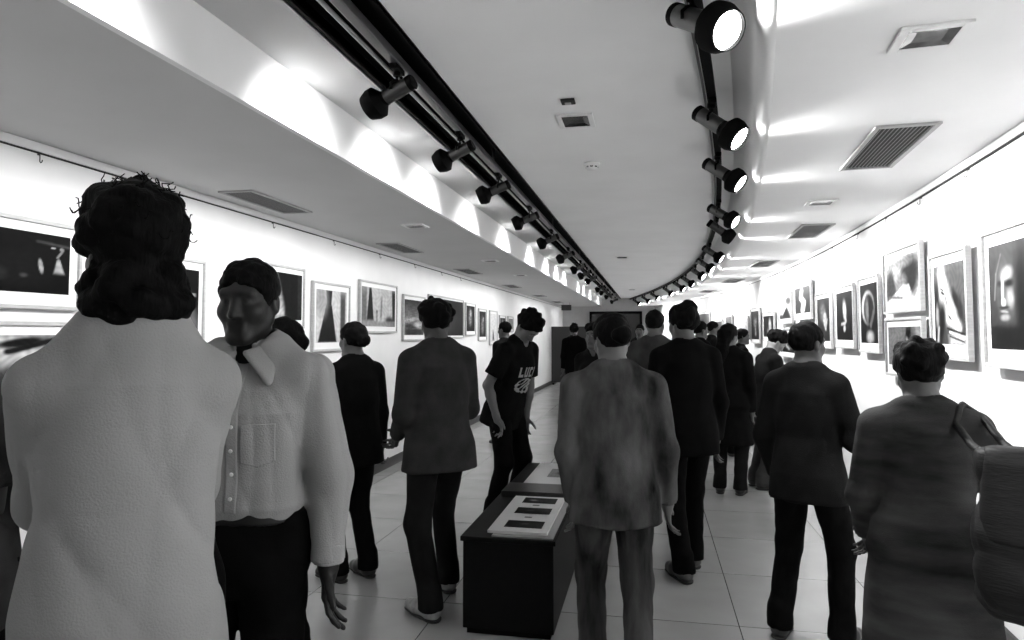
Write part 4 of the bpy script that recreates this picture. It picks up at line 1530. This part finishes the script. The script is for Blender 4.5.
M['belt'] = mat('dark_belt', 0.008, 0.4)
M['sole'] = mat('dark_sole', 0.03, 0.7)
C_ = {}
C_['grey_shirt'] = cloth('pale_grey_shirt', .31, .05, 5)
C_['white_shirt'] = cloth('white_cotton_shirt', .30, .05, 5)
C_['black'] = cloth('black_cloth', .003, .3, 8)
C_['black2'] = cloth('soft_black_cloth', .005, .3, 8)
C_['char'] = cloth('charcoal_cloth', .010, .35, 7)
C_['dgrey'] = cloth('dark_grey_cloth', .03, .35, 7)
C_['grey'] = cloth('grey_cloth', .05, .4, 6)
C_['jeans'] = cloth('dark_jeans', .01, .4, 6)
C_['mottle'] = cloth('mottled_print_cloth', .03, 2.4, 6, stretch=(1.4, 1.4, .55))
C_['streak'] = cloth('streaky_grey_trousers', .036, 1.3, 7, stretch=(1.5, 1.5, .25))
C_['coat'] = cloth('grey_wool_coat', .034, 1.1, 4, stretch=(.6, .6, 2.2))
C_['pshoe'] = mat('pale_trainers', .3, .5, noise=.3, scale=30)
C_['dshoe'] = mat('dark_leather_shoe', .03, .4)
C_['bshoe'] = mat('worn_brown_shoe', .07, .5, noise=.3, scale=25)
C_['bag'] = mat('dark_bag_nylon', .008, .6, spec=.2, noise=.8, scale=5, bump=.2, stretch=(.5, .5, 3))

DEG = radians
# 1 near man seen from the back
person(at_depth(131, 1.5), DEG(44), 'tall curly haired person in pale grey shirt, back turned, closest to the camera', H=1.83, h=.007, skin=.05,
       top=C_['grey_shirt'], leg=C_['black'], shoe=C_['dshoe'], shirt='loose', hairdo='mop', seed=3, build=.82, fat=1.0, shrug=-.045, head=(DEG(18), DEG(4), 0), neck_l=1.15,
       arms={'L': dict(u=(.02, .6, -.9), f=(.3, .8, .35), c=.7), 'R': dict(u=(-.02, .6, -.9), f=(-.3, .8, .35), c=.7)}, fold=.010)
# 2 man facing, collared shirt
i2 = person(at_depth(250, 2.04), DEG(192), 'person in light collared shirt with chest pocket, facing the camera', H=1.75, h=.006, skin=.008,  # near-black skin tone has the deep shadow on him painted in
            top=C_['white_shirt'], leg=C_['black'], shoe=C_['dshoe'], shirt='tucked', hairdo='short', seed=11, collar=True, build=1.0, head=(DEG(-4), DEG(6), 0),
            arms={'L': dict(u=(-.22, -.02, -1), f=(-.02, .10, -1), c=.45), 'R': dict(u=(.04, -.05, -1), f=(0, .12, -1), c=.5)}, fold=.013)
patch(i2, 'pocket', C_['white_shirt'], -.115, -.025, .235, .355, lambda u, v: v > .12 * abs(u - .5) * 2, .004)
patch(i2, 'placket', C_['white_shirt'], -.016, .016, .11, .52, lambda u, v: True, .003, (6, 60))
for k in range(6):
    z = .15 + .066 * k
    y = i2['CF'].front(i2['pel'][0], i2['pel'][2] + z * i2['S'], i2['pel'][1] + .35, -.003)
    if y is not None:
        bm = bmesh.new()
        lathe(bm, [(0, 0), (.0055, 0), (.0058, .002), (.004, .003), (0, .0024)], seg=12, M=Matrix.Translation((i2['pel'][0], y + .003, i2['pel'][2] + z * i2['S'])) @ Matrix.Rotation(-pi / 2, 4, 'X'))
        mesh_obj('button', bm, M['white'], i2['shirt'], True)
# person at the left edge
person(at_depth(-42, 1.9), DEG(20), 'person in pale sleeve at the left edge, mostly out of view', H=1.66, h=.009, skin=.09, top=C_['grey'], leg=C_['black'], shoe=C_['dshoe'],
       shirt='loose', sleeve='short', hairdo='short', seed=21, arms={'R': dict(u=(.22, .1, -1), f=(.22, .45, -1), c=.6)})
# behind the collared man
person(at_depth(284, 3.15), DEG(75), 'dark clothed person half hidden behind the one in collared shirt', H=1.60, h=.012, skin=.03, top=C_['black'], leg=C_['black'], shoe=C_['dshoe'], shirt='loose', hairdo='bun', seed=31)
# 3 dark figure
person(at_depth(352, 4.35), DEG(62), 'person all in black with back turned beside the bottle photograph', H=1.60, h=.009, skin=.1, top=C_['black'], leg=C_['black2'], shoe=C_['dshoe'], shirt='loose', hairdo='bun',
       seed=41, fat=1.1, arms={'R': dict(u=(.16, 0, -1), f=(.1, .1, -1), c=1.2)}, feet={'L': (-.09, .02, 0), 'R': (.1, -.05, 0)})
# 4 grey jacket
person(at_depth(443, 3.95), DEG(48), 'person in dark grey jacket, jeans and pale trainers with legs apart', H=1.74, h=.009, skin=.04, top=C_['dgrey'], leg=C_['jeans'], shoe=C_['pshoe'], shirt='loose', hairdo='shaggy',
       seed=51, fat=1.12, build=1.05, arms={'L': dict(u=(-.1, .1, -1), f=(.2, .6, -.4), c=.8), 'R': dict(u=(.16, .1, -1), f=(-.2, .7, -.2), c=.8)}, feet={'L': (-.17, -.14, 0), 'R': (.12, .16, 0)}, head=(DEG(-12), DEG(8), 0), lean=.04)
# 5 reader at the table
i5 = person(at_depth(508, 5.65), DEG(-114), 'person in black printed T-shirt bowing the head over the table', H=1.76, h=.009, skin=.12, top=C_['black2'], leg=C_['black'], shoe=C_['dshoe'], shirt='loose', sleeve='short', hairdo='shaggy',
            seed=61, lean=.29, head=(0, DEG(42), 0), arms={'L': dict(u=(-.12, .2, -1), f=(-.05, .12, -1), c=.5), 'R': dict(u=(.3, -.1, -1), f=(-.25, .35, -.8), c=.6)}, feet={'L': (-.12, 0, 0), 'R': (.12, -.04, 0)})


def tee_print(u, v):
    u = 1 - u
    if v > .62:            # block letters
        k = u * 4
        i, f = int(k), k - int(k)
        g = (v - .62) / .38
        if i > 3 or f < .12 or f > .86:
            return False
        if i == 0:
            return f < .38 or g < .28
        if i == 1:
            return f < .36 or f > .64 or g < .25
        if i == 2:
            return f < .36 or g < .25 or g > .75
        return .36 < f < .62
    return sin(u * 15 + 3 * sin(v * 9)) * sin(v * 21 + 2 * sin(u * 7)) > -.05 and ((u - .5) / .5) ** 2 + ((v - .28) / .3) ** 2 < 1


patch(i5, 'chest_print', mat('pale_shirt_print', .3, .8), -.12, .10, .12, .33, tee_print, .0025, (56, 48))
# 6 centre, mottled top
person(at_depth(613, 3.0), DEG(8), 'person in mottled patterned loose top and streaky grey trousers, beside the table', H=1.62, h=.008, skin=.1, top=C_['mottle'], leg=C_['streak'], shoe=C_['dshoe'], shirt='loose', hairdo='bun', hair=None,
       seed=71, fat=1.1, build=1.04, arms={'L': dict(u=(-.12, .0, -1), f=(.12, .25, -1), c=.6), 'R': dict(u=(.2, 0, -1), f=(.05, .2, -1), c=.5)}, feet={'L': (-.1, .1, 0), 'R': (.1, -.08, 0)}, head=(DEG(20), DEG(12), 0))
# behind, left of 6
person(at_depth(596, 5.9), DEG(150), 'person in black top standing behind the one with mottled top', H=1.62, h=.012, skin=.08, top=C_['char'], leg=C_['black'], shoe=C_['dshoe'], shirt='loose', hairdo='shaggy', seed=75, fat=1.1)
# 7 black figure right of centre
person(at_depth(686, 4.45), DEG(20), 'tall person in black clothes with scuffed shoes, right of the mottled top', H=1.72, h=.009, skin=.08, top=C_['black'], leg=C_['black'], shoe=C_['bshoe'], shirt='loose', hairdo='shaggy', seed=81, fat=1.08,
       feet={'L': (-.10, -.13, 0), 'R': (.07, .12, 0)}, arms={'L': dict(u=(-.15, .1, -1), f=(.2, .6, -.3), c=.7), 'R': dict(u=(.18, 0, -1), f=(0, .2, -1), c=.5)}, head=(DEG(20), DEG(8), 0))
person(at_depth(655, 6.1), DEG(-20), 'person in grey shirt standing behind the black clothed pair in the aisle', H=1.74, h=.012, skin=.08, top=C_['grey'], leg=C_['black'], shoe=C_['dshoe'], shirt='loose', hairdo='short', seed=85)
# 8 pair by the right wall
person(at_depth(728, 6.6), DEG(-15), 'person in long black coat with back turned, left of the pair near the right wall', H=1.62, h=.011, skin=.1, top=C_['black2'], leg=C_['char'], shoe=C_['dshoe'], shirt='coat', hairdo='long', seed=91, head=(DEG(-25), DEG(10), 0))
i8 = person(at_depth(758, 6.85), DEG(-75), 'stooping person in dark jacket holding a black booklet near the right wall', H=1.60, h=.010, skin=.2, top=C_['char'], leg=C_['grey'], shoe=C_['dshoe'], shirt='loose', sleeve='short', hairdo='shaggy', seed=95, lean=.28, head=(0, DEG(30), 0), fat=1.1,
            arms={'R': dict(u=(.1, .5, -1), f=(-.15, .8, -.15), c=.9), 'L': dict(u=(-.1, .45, -1), f=(.15, .85, -.1), c=.9)})


def world(info, p):
    o = info['ob']
    a = o.rotation_euler.z
    return Vector((o.location.x + p[0] * cos(a) - p[1] * sin(a), o.location.y + p[0] * sin(a) + p[1] * cos(a), p[2]))


w1 = world(i8, i8['wri'][1] + i8['fdir'][1] * .1)
w2 = world(i8, i8['wri'][-1] + i8['fdir'][-1] * .1)
c = (w1 + w2) / 2
bk = empty('booklet', (c.x, c.y, c.z), i8['ob'].rotation_euler.z)
for nm, lo, hi, m, a in (('cover', (-.13, -.02, 0), (-.001, .17, .003), 'album', .25), ('cover', (.001, -.02, 0), (.13, .17, .003), 'album', -.25), ('page', (-.125, -.015, .0035), (-.002, .165, .008), 'card', .25), ('page', (.002, -.015, .0035), (.125, .165, .008), 'card', -.25)):
    bm = bmesh.new()
    box(bm, lo, hi, 0, Matrix.Translation((0, 0, .012)) @ Matrix.Rotation(.5, 4, 'X') @ Matrix.Rotation(a, 4, 'Y'))
    mesh_obj(nm, bm, M[m], bk)
tag(bk, 'open black booklet in the hands of the stooping person by right wall', 'booklet')
# 9 short haired visitor at the right wall
person(at_depth(803, 3.45), DEG(-30), 'short haired person in dark shirt with legs apart looking at the right wall', H=1.59, h=.008, skin=.05, top=C_['char'], leg=C_['black2'], shoe=C_['dshoe'], shirt='loose', hairdo='short', seed=101, fat=1.03, build=.92, collar=True,
       head=(DEG(-22), DEG(4), 0), arms={'L': dict(u=(-.25, .0, -1), f=(.1, .4, -1), c=.6), 'R': dict(u=(.3, .1, -1), f=(-.2, .8, -.1), c=.7)}, feet={'L': (-.15, 0, 0), 'R': (.16, .05, 0)})
# 10 near right, long grey coat
i10 = person(at_depth(921, 2.4), DEG(-10), 'person in long grey coat with a dark shoulder bag, nearest on the right', H=1.50, h=.008, skin=.05, top=C_['coat'], leg=C_['black'], shoe=C_['dshoe'], shirt='coat', hairdo='shaggy', seed=111, fat=1.02, build=1.0,
             head=(DEG(10), DEG(15), 0), lean=.06, arms={'L': dict(u=(-.2, .1, -1), f=(.1, .6, -.6), c=.6), 'R': dict(u=(.36, .05, -1), f=(.25, .35, -.9), c=.6)}, feet={'L': (-.11, .05, 0), 'R': (.11, -.05, 0)})
# her shoulder bag
bgx, bgy = at_depth(1054, 1.93)
bg = empty('shoulder_bag', (bgx, bgy, .71), DEG(-22))
F = Form()
F.loft([(0, 0, 0, .16, .07), (.04, 0, 0, .19, .10), (.3, 0, 0, .19, .085), (.44, 0, 0, .175, .05), (.47, 0, 0, .165, .04)], (0, 0, 0), np.eye(3), 0, 4.0)
F.warp(folds(.012, 5, 12, 1.5))
P_, Q_ = F.mesh(.009)
link(bpy.data.objects.new('bag_body', np_mesh('bag_body', P_, Q_, C_['bag'])), bg)
F = Form()
F.loft([(.22, 0, -.012, .195, .09), (.44, 0, -.008, .182, .062), (.485, 0, 0, .172, .05)], (0, 0, 0), np.eye(3), 0, 4.0)
F.plane((0, .03, .3), (0, 1, 0), .004)
P_, Q_ = F.mesh(.009)
link(bpy.data.objects.new('flap', np_mesh('flap', P_, Q_, C_['bag'])), bg)
bm = bmesh.new()
sw_ = world(i10, i10['sh'][1] + V3(-.03, 0, .085))
inv = (Matrix.Translation((bgx, bgy, .71)) @ Matrix.Rotation(DEG(-22), 4, 'Z')).inverted()
q = inv @ sw_
A, Z_ = Vector((-.165, 0, .42)), Vector((-.115, .03, .44))
tube(bm, [A, A + Vector((-.012, 0, .04)), A.lerp(q + Vector((-.02, -.07, -.06)), .5), q + Vector((-.02, -.075, -.06)), q + Vector((-.01, -.045, -.01)), q, q + Vector((.02, .04, -.02)), q.lerp(Z_, .3) + Vector((.02, .10, 0)), q.lerp(Z_, .75) + Vector((.02, .06, 0)), Z_ + Vector((.01, .01, .03)), Z_], .012, 8)
mesh_obj('strap', bm, C_['bag'], bg, True)
tag(bg, 'large dark soft shoulder bag beside the long grey coat at right edge', 'bag')
# far crowd
far = [(505, 9.5, 60, 1.70, 'char', 'distant person in dark clothes beyond the reading person on the left'),
       (574, 13.5, 10, 1.72, 'black', 'distant dark clothed person before the partition panel'),
       (700, 9.2, -60, 1.70, 'black', 'distant person in black beyond the aisle, leftmost of the right wall crowd'),
       (713, 11.6, -80, 1.74, 'black2', 'distant person in dark clothes before the small grey photograph'),
       (729, 8.6, -70, 1.63, 'char', 'distant person in charcoal clothes behind the long black coat'),
       (742, 9.6, -85, 1.60, 'black', 'distant person in black behind the stooping person with booklet'),
       (640, 12.5, 170, 1.7, 'char', 'distant person in charcoal clothes facing the camera in the aisle'),
       (686, 13.5, 20, 1.74, 'dgrey', 'distant person in dark grey clothes far down the right side')]
for k, (px, dep, yw, hh, cl, lb) in enumerate(far):
    person(at_depth(px, dep), DEG(yw), lb, H=hh, h=.017, skin=.08, top=C_[cl], leg=C_['black'], shoe=C_['dshoe'], shirt='loose', hairdo=('short', 'shaggy', 'bun')[k % 3], seed=200 + k)
print('people', N_PEOPLE[0], 'script seconds', round(time.time() - T0, 1))
